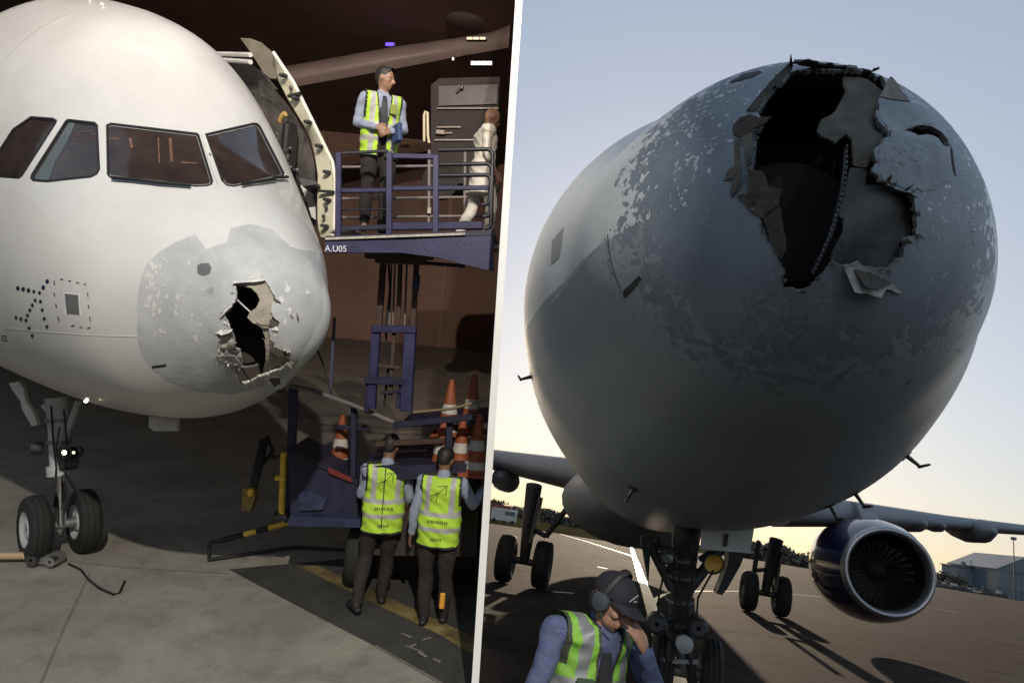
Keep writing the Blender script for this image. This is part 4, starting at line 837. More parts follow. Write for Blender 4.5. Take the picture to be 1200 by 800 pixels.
for px, hp, h_, mi_ in (
    ([(68, 428), (98, 405), (176, 402), (168, 418), (120, 432)], ((60, 425), (176, 400), (120, 440)), .05, 0),
    ([(80, 572), (130, 560), (205, 540), (228, 572), (235, 604), (200, 600), (120, 608)], ((80, 572), (120, 608), (235, 590)), .045, 1),
    ([(140, 500), (190, 505), (200, 520), (150, 512)], ((140, 495), (200, 515), (160, 520)), .02, 2),
    ([(180, 112), (215, 98), (285, 100), (380, 98), (350, 112), (300, 118), (230, 124), (190, 132)], ((180, 95), (380, 88), (250, 130)), .035, 0),
    ([(100, 320), (125, 285), (170, 255), (180, 262), (130, 300), (118, 325)], ((95, 320), (165, 250), (150, 300)), .035, 0),
    ([(370, 702), (400, 690), (445, 688), (480, 705), (522, 722), (500, 738), (465, 752), (425, 748), (395, 735)], ((370, 702), (522, 722), (440, 755)), .05, 0),
    ([(400, 712), (440, 700), (475, 708), (460, 730), (425, 735)], ((370, 700), (522, 715), (440, 750)), .06, 2),
    ([(318, 352), (345, 370), (408, 380), (400, 388), (345, 386), (325, 372)], ((318, 345), (408, 372), (350, 390)), .01, 2),  # dark sheets in this and the next two rows paint shaded gaps
    ([(405, 345), (430, 345), (468, 368), (428, 392), (405, 385)], ((405, 345), (405, 385), (468, 368)), -.004, 2),
    ([(410, 470), (440, 490), (430, 515), (480, 533), (522, 535), (535, 598), (505, 578), (465, 580), (425, 550), (400, 540)], ((400, 540), (535, 600), (480, 520)), -.006, 2),
    ([(430, 190), (442, 215), (478, 240), (460, 238), (436, 226)], ((430, 185), (478, 236), (440, 230)), .012, 2),
    ([(530, 300), (545, 320), (552, 338), (540, 330)], ((528, 300), (550, 338), (540, 330)), .012, 2), ([(575, 300), (582, 330), (580, 360), (574, 335)], ((572, 300), (578, 360), (585, 330)), .012, 2)):
    mb = MB(); A.patch(mb, Zh(px), .005, .025, .006, 0, hinge_lift(A, *Zh(hp), h_), rag=.5, step=5); part(plane_L, 'torn_flake_or_gap', mb, fw[mi_], 50)
grey_spot = mat('grey_spot', (.13, .13, .135), .6, var=.2, scale=20)
mb = MB(); A.patch(mb, [(231, 311), (236, 308.5), (245, 308.5), (248, 314), (246, 320.5), (239, 323.5), (232, 321)], .003, .03); part(plane_L, 'bare_spot', mb, grey_spot, None)
mb = MB(); A.patch(mb, [(242, 340), (248, 336), (251, 340), (247, 344)], .003, .03); part(plane_L, 'bare_spot', mb, mat('pale_spot', (.35, .35, .35), .6), None)
# paint flakes left on the stripped skin
for k in range(70):
    cx, cy = (172+abs(rng.normal())*14, 348+rng.normal()*26) if k < 40 else ((335+rng.normal()*18, 375+rng.normal()*25) if k < 58 else (rng.uniform(185, 250), rng.uniform(300, 400)))
    if not inside(np.array(peel), np.array([(cx, cy)]))[0] or inside(np.array(Zh(hole_L)), np.array([(cx, cy)]))[0]: continue
    r = rng.uniform(1, 3.6); mb = MB(); A.patch(mb, [(cx+r*math.cos(t)*rng.uniform(.3, 1.3), cy+1.5*r*math.sin(t)*rng.uniform(.3, 1.3)) for t in np.arange(0, 6.2, .6)], .0025, .03, rag=1., step=3); part(plane_L, 'paint_flake', mb, wp, None)
fringe(A, hl, 60, 3.2, [fw[0], fw[1], beige, fw[0]], plane_L, .03)
for x in (3.6,): ring_line(A, x, .004, mat('skin_joint', (.62, .61, .59), .6), plane_L, 'skin_joint', .0, 3.0)
# logo of dots, access panel, stencil, seams
mb = MB()
for x, y in ((85, 230), (110, 235), (135, 240), (160, 246), (187, 252), (204, 227), (223, 199), (191, 293), (199, 332), (208, 373), (221, 410), (166, 287), (153, 310), (141, 333), (130, 357), (123, 380), (99, 374), (76, 367), (137, 417), (152, 453)):
    c = np.array((x/4, 280+y/4)); r = 2.7 if y < 256 and (x < 140 or x > 200) else 2.2
    A.patch(mb, [(c[0]+r*.8*math.cos(t), c[1]+r*math.sin(t)) for t in np.arange(0, 6.2, .7)], .003, .2)
part(plane_L, 'dotted_logo', mb, mat('logo_ink', (.02, .02, .05), .5, var=.1), None, 'dotted arrow shaped aeroplane logo', kind='stuff')
Zp = lambda pts: [(x/4, 280+y/4) for x, y in pts]
mb = MB(); A.patch(mb, Zp([(298, 248), (374, 256), (382, 362), (306, 356)]), .002, .1); pw = part(plane_L, 'access_panel', mb, mat('panel_white', (.8, .8, .78), .4, var=.03), None)
mb = MB(); A.patch(mb, Zp([(305, 255), (368, 262), (375, 355), (315, 350)]), .004, .1); part(pw, 'panel_door', mb, mat('panel_grey_dark', (.15, .15, .16), .5, var=.15), None)
mb = MB()
for a, b in (((255, 195), (257, 216)), ((255, 252), (258, 268)), ((262, 303), (266, 322)), ((272, 360), (278, 385)), ((284, 188), (298, 191)), ((322, 195), (335, 198)), ((358, 203), (372, 207)), ((395, 208), (403, 217)), ((412, 252), (414, 272)), ((415, 308), (418, 325)), ((422, 364), (424, 385)), ((410, 420), (426, 412)), ((374, 411), (386, 415)), ((335, 408), (351, 403))): line_patch(A, mb, Zp([a, b]), 1.1, .003)
part(plane_L, 'dashed_outline', mb, M['black'], None, kind='stuff')
mb = MB(); line_patch(A, mb, Zp([(20, 410), (100, 422), (170, 431), (300, 440), (420, 450), (640, 456)]), 1.0, .004); part(plane_L, 'panel_joint', mb, mat('joint_white', (.85, .84, .8), .4), None)
mb = MB(); line_patch(A, mb, Zp([(713, 599), (780, 590)]), 2.4, .004); part(plane_L, 'vent_slot', mb, M['black'], None)
mb = MB(); 
for a, b in (((10, 452), (34, 456)), ((18, 462), (34, 464)), ((8, 474), (38, 478)), ((10, 470), (14, 450))): line_patch(A, mb, Zp([a, b]), .9, .003)
part(plane_L, 'stencil', mb, M['black'], None, kind='stuff')
# open passenger door, seen along its edge
Zd = lambda x, y: (240+x/3.077, 30+y/3.077)
inn = [(255, 135), (262, 190), (300, 265), (345, 340), (380, 400), (398, 470), (408, 540), (406, 620), (407, 720), (418, 762)]
outer = [(245, 98), (318, 205), (350, 262), (382, 335), (425, 425), (455, 482), (468, 560), (468, 640), (464, 735), (458, 766)]
cream = mat('door_cream', (.62, .60, .47), .5, var=.08, scale=6); lining = mat('door_lining', (.13, .12, .115), .8, var=.35, scale=7, bump=.4, bscale=15)
DD = 8.4
mb = MB(); N = len(inn); vs = []
def samp(c, t):
    i = min(int(t*(len(c)-1)), len(c)-2); u = t*(len(c)-1)-i; return np.array(c[i])*(1-u)+np.array(c[i+1])*u
for k in range(25):
    t = k/24; a, b = samp(inn, t), samp(outer, t); vs += [A.at(*Zd(*a), DD+.12), A.at(*Zd(*(a*.12+b*.88)), DD), A.at(*Zd(*b), DD+.05), A.at(*Zd(*(b+(2, 0))), DD+.5), A.at(*Zd(*(a+(-4, 2))), DD+.5)]
mb.add(vs, [(5*k+i, 5*k+(i+1) % 5, 5*k+5+(i+1) % 5, 5*k+5+i) for k in range(24) for i in range(5)] + [(0, 1, 2, 3, 4), (124, 123, 122, 121, 120)])
door = part(plane_L, 'door', mb, cream, 35, 'open cream edged passenger door')
mb = MB(); vs = []
lin_l = [(60, 128), (105, 175), (150, 250), (185, 330), (205, 380), (225, 440), (255, 500), (300, 550), (335, 610), (370, 720)]
lin_r = [(160, 132), (215, 175), (255, 235), (300, 285), (345, 355), (372, 412), (392, 480), (400, 545), (402, 620), (408, 720)]
for k in range(17):
    t = k/16; a, b = samp(lin_l, t), samp(lin_r, t)
    for u in np.linspace(0, 1, 7): q = a*(1-u)+b*u; vs.append(A.at(*Zd(*q), DD+.9-.65*u+.05*math.sin(k*1.9)*math.sin(u*7)))
mb.add(vs, [(7*k+i, 7*k+i+1, 7*k+8+i, 7*k+7+i) for k in range(16) for i in range(6)]); part(door, 'inner_lining', mb, lining, 35)
mb = MB(); vs = [A.at(*Zd(*q), DD+.2) for q in ((128, 45), (165, 47), (205, 62), (246, 98), (262, 140), (258, 192), (235, 190), (212, 172), (190, 135), (160, 90))]; mb.prism(vs, A.A @ FR_L.R[2]*.5); part(door, 'top_panel', mb, mat('door_olive', (.10, .09, .065), .7, var=.3, scale=8), None)
mb = MB()
for a, b in (((282, 62), (330, 130)), ((240, 98), (240, 98))): pass
mb.tube([A.at(*Zd(*q), DD+.02) for q in ((247, 97), (320, 205), (384, 335), (428, 425), (460, 490), (470, 560), (469, 640), (465, 735), (460, 766))], .022, 8); part(door, 'door_seal', mb, mat('seal_pale', (.7, .69, .62), .5), 60)
for x, y in ((283, 180), (327, 262), (372, 348), (412, 434), (440, 528), (441, 628), (432, 722)):
    mb = MB(); mb.box(A.at(*Zd(x, y), DD-.02), (.075, .09, .04), None, bev=.01); part(door, 'latch', mb, M['dark_steel'])
for x, y in ((310, 225), (437, 655), (428, 688)):
    mb = MB(); mb.ell(A.at(*Zd(x, y), DD-.01), (.025, .025, .03), 8); part(door, 'bolt', mb, M['dark_steel'])
for (x0, y0), (x1, y1) in (((300, 256), (345, 244)), ((412, 596), (466, 600))):
    mb = MB(); mb.bar(A.at(*Zd(x0, y0), DD+.0), A.at(*Zd(x1, y1), DD-.04), .04, .03); part(door, 'seam_strip', mb, M['black'], None)
for y in (102, 122):
    mb = MB(); mb.tube([A.at(*Zd(30, y), DD+1.0), A.at(*Zd(165, y+4 if y < 110 else y+10), DD+.15)], .03, 8); part(door, 'hinge_arm', mb, mat('arm_white', (.6, .6, .58), .4))
mb = MB(); mb.tube([A.at(*Zd(272, 345), DD+.3), A.at(*Zd(280, 325), DD+.25), A.at(*Zd(290, 318), DD+.22)], .035, 8); part(door, 'handle', mb, mat('handle_gold', (.5, .33, .12), .4))
mb = MB(); mb.box(A.at(*Zd(305, 440), DD+.35), (.12, .2, .62), bev=.03); part(door, 'slide_box', mb, M['black'])
rs = np.random.default_rng(3)
for k in range(14):
    t = rs.random(); c = np.array((235, 385))*(1-t)+np.array((320, 530))*t + rs.normal(size=2)*8; e = rs.normal(size=2)*14
    mb = MB(); mb.tube([A.at(*Zd(*c), DD+.3), A.at(*Zd(*(c+e)), DD+.22)], .018, 6); part(door, 'mechanism_rod', mb, M['steel'] if k % 2 else M['dark_steel'])
mb = MB(); mb.prism([A.at(*Zd(*q), DD-.1) for q in ((338, 548), (400, 562), (402, 572), (352, 580))], A.A @ FR_L.R[2]*.4); part(door, 'door_stop', mb, M['dark_steel'], None)
mb = MB(); mb.prism([A.at(*Zd(*q), DD+.32) for q in ((345, 575), (398, 578), (400, 700), (385, 690), (370, 640))], A.A @ FR_L.R[2]*.1); part(door, 'sill_guard', mb, mat('sill_pale', (.5, .5, .47), .5), None)
# doorway opening's dark interior edge and small lamps on the belly
for x, y in ((100, 470.5), (105, 1.5), (120, 7)):
    h_ = A.hit(x, y); mb = MB(); mb.ell(A.P(*h_, .015)[0], (.02, .02, .015), 10); part(plane_L, 'belly_lamp' if y > 99 else 'roof_beacon', mb, mat('lamp_glow', (.9, .9, .8), .3, emit=(1, .93, .8, 2 if y > 99 else .1)), 60)
# nose gear (floodlit side)
dN = FR_L.px(A.fro(np.array(BL)))[2]; Q = lambda x, y, d=None: A.at(x, y, dN if d is None else d)
mb = MB(); mb.tube([Q(66, 466), Q(69, 500), Q(71, 552)], [.13, .125, .12], 14); mb.tube([Q(69.5, 545), Q(70.5, 556)], [.15, .15], 14); gear_L = part(plane_L, 'nose_gear', mb, M['grey_paint'])
wc = np.array(BL)+(0, 0, .41)
mb = MB(); mb.tube([Q(71, 553), wc], [.07, .075], 12); part(gear_L, 'piston', mb, M['chrome'])
mb = MB(); mb.tube([wc+(0, -.32, 0), wc+(0, .32, 0)], .06, 10); part(gear_L, 'axle', mb, M['steel'])
for s_ in (-1, 1): wheel(gear_L, wc+(0, .27*s_, 0), (0, 1, 0), 1.07, 1.15)
for (x0, y0), (x1, y1), r, mt in (((52, 474), (67, 492), .045, 'grey_paint'), ((92, 470), (74, 520), .04, 'grey_paint'), ((50, 500), (70, 503), .02, 'dark_steel'), ((62, 545), (64, 500), .03, 'steel')):
    mb = MB(); mb.tube([Q(x0, y0), Q(x1, y1)], r, 8); part(gear_L, 'brace', mb, M[mt])
for pts, r in (([(60, 475), (62, 510), (66, 548), (64, 580)], .012), ([(75, 480), (78, 515), (76, 560), (80, 590)], .012), ([(70, 500), (66, 525), (70, 550)], .009)):
    mb = MB(); mb.tube([Q(x, y, dN-.17) for x, y in pts], r, 6); part(gear_L, 'hydraulic_hose', mb, M['black'])
for x, y in ((67.5, 490), (69.5, 515)):
    mb = MB(); mb.tube([Q(x, y), Q(x, y+4)], .145, 14); part(gear_L, 'clamp', mb, M['steel'])
for x, y, e in ((75.5, 530, 3.5), (86.5, 530, .6)):
    c = Q(x, y, dN-.18); f_ = A.A @ FR_L.R[2]; mb = MB(); mb.lathe(c, -f_, [(-.15, .04), (-.05, .09), (.0, .095), (.01, .08)], 18); ll = part(gear_L, 'landing_light', mb, M['dark_steel'])
    mb = MB(); mb.lathe(c, -f_, [(.0, .001), (.004, .03 if e > 3 else .02)], 14); part(ll, 'lens', mb, mat('lens_lit', (.9, .85, .7), .3, emit=(1, .85, .55, e)))
mb = MB(); mb.bar(Q(74, 556, dN-.15), Q(86, 575, dN-.1), .09, .05); mb.bar(Q(86, 575, dN-.1), Q(76, 596, dN-.05), .08, .05); part(gear_L, 'torque_link', mb, M['dark_steel'])
mb = MB(); mb.lathe(Q(90, 540, dN), (0, 1, 0), [(0, .02), (0, .1), (.18, .1), (.18, .02)], 16); part(gear_L, 'steering_actuator', mb, M['dark_steel']); mb = MB(); mb.lathe(Q(50, 524, dN), (0, 1, 0), [(0, .02), (0, .08), (.15, .08), (.15, .02)], 16); part(gear_L, 'steering_actuator', mb, M['dark_steel'])
mb = MB(); pg = [Q(x, y, dN-.3) for x, y in ((10, 449), (21, 447), (27, 455), (30, 470), (40, 486), (44, 498), (37, 499), (25, 478), (24, 470), (14, 456))]; mb.prism(pg, A.A @ FR_L.R[2]*.06); part(plane_L, 'gear_door', mb, mat('door_pale', (.5, .49, .47), .5, var=.15), None, 'pale gear door hanging behind the wheels')
mb = MB(); pg = [Q(x, y, dN-2.1) for x, y in ((175, 484), (208, 488), (208, 505), (180, 505), (174, 500))]; mb.prism(pg, A.A @ FR_L.R[2]*.05); part(plane_L, 'gear_door', mb, mat('door_beige', (.42, .40, .36), .5, var=.15), None, 'small pale gear door under the nose')

# ================================================================== loading platform truck, cones, bars and the dark stand behind
FW = np.array((0, 1., 0)); LA = LT.at
def flat(mb, px, d, t, mi=0): mb.prism([LA(x, y, d) for x, y in px], FW*t, mi)
bl, bd = M['blue_steel'], mat('blue_dark', (.014, .014, .036), .5, var=.35, scale=5)
brown = mat('rust_brown', (.05, .03, .022), .7, var=.35, scale=8); pale = mat('worn_edge', (.42, .39, .33), .5, var=.35, scale=15); rail_dark = mat('rail_dark', (.02, .02, .03), .45); rail_grey = mat('rail_grey', (.16, .14, .14), .5, var=.2)
TR = thing('platform_truck', 'blue loading platform truck with railings raised beside the open aircraft door', 'loading truck', LT.gnd(450, 640), FR_L)
mb = MB(); flat(mb, [(381, 283), (470, 281), (578, 276), (578, 318), (540, 309), (515, 302), (470, 296), (381, 296)], 7.0, .10); deck = part(TR, 'side_beam', mb, bl, None)
mb = MB(); flat(mb, [(381, 276.5), (580, 269.5), (580, 275.5), (381, 282.5)], 7.0, 2.3); part(TR, 'deck', mb, bd, None)
mb = MB(); flat(mb, [(381, 278.3), (545, 272.6), (545, 275.2), (381, 281)], 6.97, .05); part(TR, 'deck_edge', mb, pale, None)
tx = bpy.data.curves.new('lettering', 'FONT'); tx.body = 'A.U05'; tx.size = .088; tx.extrude = .002; tx.materials.append(mat('letter_white', (.75, .75, .8), .5, var=0))
to0 = bpy.data.objects.new('lettering_curve', tx); COL.objects.link(to0); lm = bpy.data.meshes.new_from_object(to0.evaluated_get(bpy.context.evaluated_depsgraph_get())); bpy.data.objects.remove(to0)
to = bpy.data.objects.new('lettering', lm); COL.objects.link(to); to.parent = TR
p = LA(380.5, 294.5, 6.985)-BASE[TR.name]; to.matrix_local = Matrix.Translation(Vector(p)) @ Matrix.Rotation(R_(90), 4, 'X') @ Matrix.Rotation(R_(4), 4, 'Z')
def ptube(name, px, d, r, m_, d2=None, par=None):
    mb = MB(); n = len(px); mb.tube([LA(x, y, d+((d2-d)*i/(n-1) if d2 else 0)) for i, (x, y) in enumerate(px)], r, 8); return part(par or TR, name, mb, m_, 60)
def pbar(name, a, b, d, w, m_, h=None, d2=None):
    mb = MB(); mb.bar(LA(*a, d), LA(*b, d2 or d), w, h or w, up=(0, -1, .01), bev=.006); return part(TR, name, mb, m_, None)
for x, y0, y1, w in ((397, 179, 280, .06), (456.5, 178, 280, .06), (511, 182, 278, .06)): pbar('rail_post', (x, y0), (x-.5, y1), 7.0, w, bl, .05)
for a, b, w, m_ in (((400, 223.5), (453, 223), .045, bl), ((460, 183), (514, 184), .05, bl), ((460, 221), (572, 220), .045, bl), ((400, 268), (453, 266), .05, bd), ((460, 265.5), (566, 264), .075, bl), ((393, 180), (455, 177), .03, rail_dark), ((400, 246), (453, 245), .02, rail_dark)): pbar('guard_rail', a, b, 7.02, w, m_)
for y0, y1, x1 in ((175, 268, 577), (192, 254, 576), (205, 240, 575)): ptube('end_rail', [(514, y0+1), (x1-5, y0), (x1-1.5, y0+2), (x1, y0+6), (x1-.5, (y0+y1)/2), (x1-1.5, y1-6), (x1-4, y1-1), (x1-10, y1)], 7.05, .022, rail_dark)
for y in (195, 254, 232): ptube('back_rail', [(392, y+1), (480, y), (566, y-1)], 9.0, .02, rail_grey)
for x in (449, 503, 545): ptube('back_post', [(x, 176), (x-.5, 262)], 9.0, .022, rail_grey)
for x, y in ((448, 200), (448, 248), (503, 247)):
    mb = MB(); mb.box(LA(x, y, 8.95), (.05, .05, .09), None, bev=.01); part(TR, 'rail_clamp', mb, pale)
ptube('handle', [(497, 166), (497, 135), (498.5, 131), (501, 132), (501.5, 160), (503, 168)], 8.9, .018, mat('handle_cream', (.5, .44, .3), .5))
mb = MB(); flat(mb, [(385, 269.5), (415, 268.5), (416, 270.5), (385, 272)], 8.0, .7); part(TR, 'door_ramp', mb, pale, None)
for a, b in (((428, 298), (508, 300)), ((440, 303), (500, 306))): pbar('under_beam', a, b, 7.5, .09, brown)
pbar('under_beam', (484, 307), (545, 312), 7.6, .04, bd)
# lifting mast
for (x0, y0, x1, y1, w, m_) in ((450, 296, 444, 384, .07, brown), (469.5, 300, 467, 372, .05, brown), (488.5, 303, 484, 384, .06, brown), (488.5, 322, 487, 340, .075, bl), (441.5, 382, 435, 478, .10, bl), (481.5, 382, 476, 482, .13, bl), (462, 390, 457, 470, .045, brown), (432, 445, 430, 482, .06, bd), (470, 450, 466, 478, .05, bd)): pbar('mast_post', (x0, y0), (x1, y1), 7.9, w, m_)
for (x0, y0, x1, y1, w, m_) in ((437, 385, 488, 386, .085, bl), (428, 445, 474, 447, .08, bd), (443, 428, 470, 431, .04, brown), (445, 460, 470, 459, .03, bd)): pbar('mast_brace', (x0, y0), (x1, y1), 7.86, w, m_)
ptube('hydraulic_hose', [(455, 300), (457, 340), (452, 385), (455, 430), (450, 478)], 7.95, .014, M['black'])
for x in (459, 463, 477): ptube('mast_chain', [(x, 306), (x-3, 384)], 8.0, .012, rail_grey)
pbar('stay', (392, 372), (387, 466), 8.6, .035, mat('stay_blue', (.06, .07, .11), .5))
ptube('hydraulic_hose', [(372, 410), (380, 430), (388, 462)], 8.3, .012, M['black'])
# chassis
pbar('guard_post', (344, 454), (339, 612), 8.5, .10, mat('post_blue', (.035, .037, .095), .5, var=.3, scale=6), .08)
ptube('sloping_rail', [(341, 452), (362, 456), (412, 474), (462, 495)], 8.45, .028, rail_grey, 7.9)
ptube('sloping_rail', [(484, 483), (528, 479), (575, 467)], 7.9, .017, mat('rail_brass', (.18, .13, .07), .5))
pbar('cross_beam', (461, 498), (556, 488), 7.8, .07, bd)
pbar('guard_post', (415, 476), (414, 560), 8.2, .07, bd); pbar('guard_post', (527, 494), (525, 548), 7.9, .07, bd); pbar('cross_beam', (395, 500), (432, 502), 8.25, .05, bd); pbar('cross_beam', (440, 520), (520, 516), 8.0, .06, brown)
mb = MB(); flat(mb, [(337, 527), (419, 566), (419, 614), (341, 611)], 8.2, .8); part(TR, 'chassis_panel', mb, bd, None)
mb = MB(); flat(mb, [(350, 531), (419, 562), (419, 568), (345, 533)], 8.17, .05); part(TR, 'chassis_edge', mb, rail_dark, None)
mb = MB(); flat(mb, [(385, 548), (412, 560), (412, 565), (385, 554)], 8.15, .03); part(TR, 'red_stripe', mb, mat('dull_red', (.16, .02, .02), .5), None)
mb = MB(); flat(mb, [(350, 578), (362, 574), (382, 585), (378, 597), (352, 598)], 8.15, .04); part(TR, 'hydraulic_box', mb, mat('box_blue', (.03, .04, .08), .35, var=.4, scale=10), None)
mb = MB(); flat(mb, [(340, 604), (422, 608), (422, 618), (338, 616)], 8.1, .12); part(TR, 'bumper', mb, mat('bumper_blue', (.022, .028, .07), .5, var=.3), None)
mb = MB(); flat(mb, [(424, 546), (566, 543), (564, 560), (424, 562)], 7.9, 1.2); part(TR, 'cone_shelf', mb, bd, None)
mb = MB(); flat(mb, [(470, 496), (572, 490), (572, 495), (470, 501)], 8.2, .9); part(TR, 'cone_shelf', mb, bd, None)
mb = MB(); flat(mb, [(424, 562), (563, 558), (558, 652), (424, 650)], 8.25, 1.0); part(TR, 'cab_panel', mb, mat('cab_brown', (.035, .023, .019), .6, var=.3, scale=3), None)
pbar('panel_trim', (530, 594), (560, 592), 8.2, .02, rail_grey); pbar('panel_trim', (530, 601), (560, 599), 8.2, .015, rail_dark)
for x, y, d in ((428, 628, 8.7), (520, 640, 8.7)):
    c = np.array(LT.gnd(x, y)); c[1] = LA(x, y, d)[1]; c = np.array((LA(x, 600, d)[0], LA(x, 600, d)[1], .42)); w = None
    mb = MB(); mb.lathe(c, (1, 0, 0), [(-.13, .2), (-.14, .38), (-.1, .42), (.1, .42), (.14, .38), (.13, .2)], 28); t_ = part(TR, 'tyre', mb, M['rubber'], 50)
    mb = MB(); mb.lathe(c, (1, 0, 0), [(-.1, .02), (-.12, .2), (.12, .2), (.1, .02)], 20); part(TR, 'wheel_rim', mb, rail_grey, 50)

# stabiliser bars on the ground
yb = M['yellow_paint']
B = thing('barrier_bar', 'low black and yellow striped bar on a black frame by the nose shadow', 'barrier', LT.gnd(245, 658), FR_L)
a0 = LT.gnd(245, 658); dB = LT.px(a0)[2]
pts = [LA(257+(343-257)*k/6, 633.5+(611-633.5)*k/6, dB+.25*k/6) for k in range(7)]
for k in range(6):
    mb = MB(); mb.tube([pts[k], pts[k+1]], .036, 10); part(B, 'striped_tube', mb, yb if k in (2, 4) or k == 5 else M['black'])
mb = MB(); mb.tube([LA(258, 634, dB), LA(247, 635, dB), LA(245, 640, dB), a0+(0, 0, .02)], .025, 8); mb.tube([a0+(0, 0, .03), LT.gnd(343, 643)+(0, 0, .03), LT.gnd(405, 646)+(0, 0, .03)], .025, 8); part(B, 'frame', mb, M['black'])
Y = thing('yellow_post', 'slim yellow stabiliser post standing at the truck corner', 'post', LA(332, 602, 8.35), FR_L)
mb = MB(); mb.tube([LA(333, 530, 8.35), LA(330, 602, 8.35)], .042, 12); part(Y, 'pole', mb, yb); mb = MB(); mb.box(LA(328.5, 560, 8.32), (.13, .06, .06), None, bev=.01); part(Y, 'clamp', mb, yb); mb = MB(); mb.box(LA(330, 603, 8.35), (.16, .16, .05)); part(Y, 'foot', mb, M['black'])
mb = MB(); mb.tube([LA(332, 531, 8.36), LA(322, 537, 8.5), LA(318, 532, 8.6)], .022, 8); part(Y, 'arm', mb, M['black'])
K = thing('wheel_chock', 'black tilted prop with a yellow foot left of the yellow post', 'prop', LA(292, 600, 8.9), FR_L)
mb = MB(); mb.bar(LA(310, 514, 9.3), LA(296, 575, 9.0), .10, .06); part(K, 'prop_arm', mb, M['black'], None); mb = MB(); flat(mb, [(284, 572), (297, 574), (299, 582), (293, 600), (283, 598)], 8.9, .15); part(K, 'yellow_foot', mb, mat('foot_ochre', (.25, .18, .05), .6, var=.4, scale=12), None)
mb = MB(); mb.ell(LA(294, 577, 8.88), (.05, .05, .06), 10); part(K, 'yellow_joint', mb, yb)
mb = MB(); mb.tube([LA(313, 512, 9.3), LA(320, 528, 9.2), LA(305, 545, 9.2)], .03, 8); part(K, 'linkage', mb, M['black'])
# towbar and cable at the nose wheels
W = thing('tow_bar', 'tan tow bar with a steel head lying before the nose wheels', 'tow bar', LT.gnd(40, 662), FR_L)
mb = MB(); mb.tube([LT.gnd(-60, 661)+(0, 0, .10), LT.gnd(40, 660)+(0, 0, .10)], .045, 10); part(W, 'bar', mb, mat('bar_tan', (.42, .30, .18), .6, var=.2)); 
mb = MB(); mb.box(LT.gnd(56, 661)+(0, 0, .09), (.34, .22, .14), None, bev=.03); part(W, 'head', mb, M['steel']); mb = MB(); mb.lathe(LT.gnd(44, 662)+(0, -.05, .11), (0, -1, 0), [(0, .02), (0, .07), (.08, .07), (.08, .02)], 14); part(W, 'coupling', mb, M['dark_steel'])
mb = MB(); mb.lathe(LT.gnd(66, 663)+(0, -.05, .1), (0, -1, 0), [(0, .02), (0, .06), (.08, .06), (.08, .02)], 14); part(W, 'coupling', mb, M['chrome'])
mb = MB(); mb.tube([LT.gnd(x, y)+(0, 0, .02) for x, y in ((80, 662), (95, 669), (103, 680), (117, 691), (133, 698), (140, 696), (146, 682))], .013, 6)
solo('cable', 'thin black cable looping on the concrete before the nose wheels', 'cable', mb, M['black'], LT.gnd(95, 669), FR_L)

# traffic cones
co = mat('cone_orange', (.26, .07, .028), .55, var=.25, scale=9); cw = mat('cone_white', (.45, .43, .39), .5, var=.15, scale=9)
def cone(x, y, d, label, h=.72, first=[None]):
    b = LA(x, y, d)
    if first[0] is not None: return dup(first[0], b, label, rng.uniform(0, 1))
    T = thing('traffic_cone', label, 'traffic cone', b, FR_L, 'traffic cones on the loading truck'); r = lambda z: .15*(1-z/h)+.028*z/h
    mb = MB(); mb.box(b+(0, 0, .02), (.4, .4, .04), None, bev=.015); part(T, 'base', mb, co)
    mb = MB(); mb.lathe(b, (0, 0, 1), [(.04, r(.04)), (h*.42, r(h*.42)), (h*.42, r(h*.42)-.004), (h*.58, r(h*.58)-.004), (h*.58, r(h*.58)), (h, .03), (h, .015)], 20); part(T, 'body', mb, co, 50)
    mb = MB(); mb.lathe(b, (0, 0, 1), [(h*.42, r(h*.42)+.003), (h*.58, r(h*.58)+.003)], 20); part(T, 'band', mb, cw, 50)
    mb = MB(); mb.lathe(b, (0, 0, 1), [(h*.12, r(h*.12)+.003), (h*.24, r(h*.24)+.003)], 20); part(T, 'lower_band', mb, cw, 50)
    first[0] = T; return T
cone(524, 512, 8.45, 'traffic cone on the upper shelf, left of the tallest cone')
cone(550.5, 506, 8.5, 'traffic cone on the upper shelf, rising tallest beside the dividing wall')
cone(515, 560, 8.15, 'lower shelf traffic cone just above the right worker in a vest')
cone(537, 558, 8.2, 'lower shelf traffic cone behind the blue upright')
cone(556, 556, 8.0, 'lower shelf traffic cone nearest the dividing wall, broad white bands showing')
cone(397, 550, 8.9, 'dim traffic cone behind the sloping rail at the left end of the truck')

# dark stand behind: another parked aircraft and a van
wing_n = mat('wing_night', (.26, .20, .185), .5, var=.15, scale=.6); wing_d = mat('wing_dark', (.17, .135, .125), .6, var=.2, scale=.6)
def slab(px, d, t): 
    mb = MB(); flat(mb, px, d, t); return mb
P = thing('parked_airliner', 'dim parked airliner behind the platform, only its wings showing', 'airliner', LT.gnd(480, 420), FR_L)
def lens_wing(up, lo, d, ch, m_, nm):      # aerofoil slab between an upper and lower outline
    mb = MB(); vs = []; n = len(up)
    for (xu, yu), (xl, yl) in zip(up, lo):
        a, b = LA(xu, yu, d+.5), LA(xl, yl, d+.3); mi_ = LA((xu+xl)/2, (yu+yl)/2, d); t = LA((xu+xl)/2, yu*.5+yl*.5, d+ch)
        vs += [a, lerp(a, mi_, .6)-FW*.12, mi_, lerp(b, mi_, .6)-FW*.05, b, t]
    mb.add(vs, [(6*i+k, 6*i+(k+1) % 6, 6*i+6+(k+1) % 6, 6*i+6+k) for i in range(n-1) for k in range(6)] + [tuple(range(6)), tuple(range(6*n-1, 6*n-7, -1))])
    return part(P, nm, mb, m_, 50)
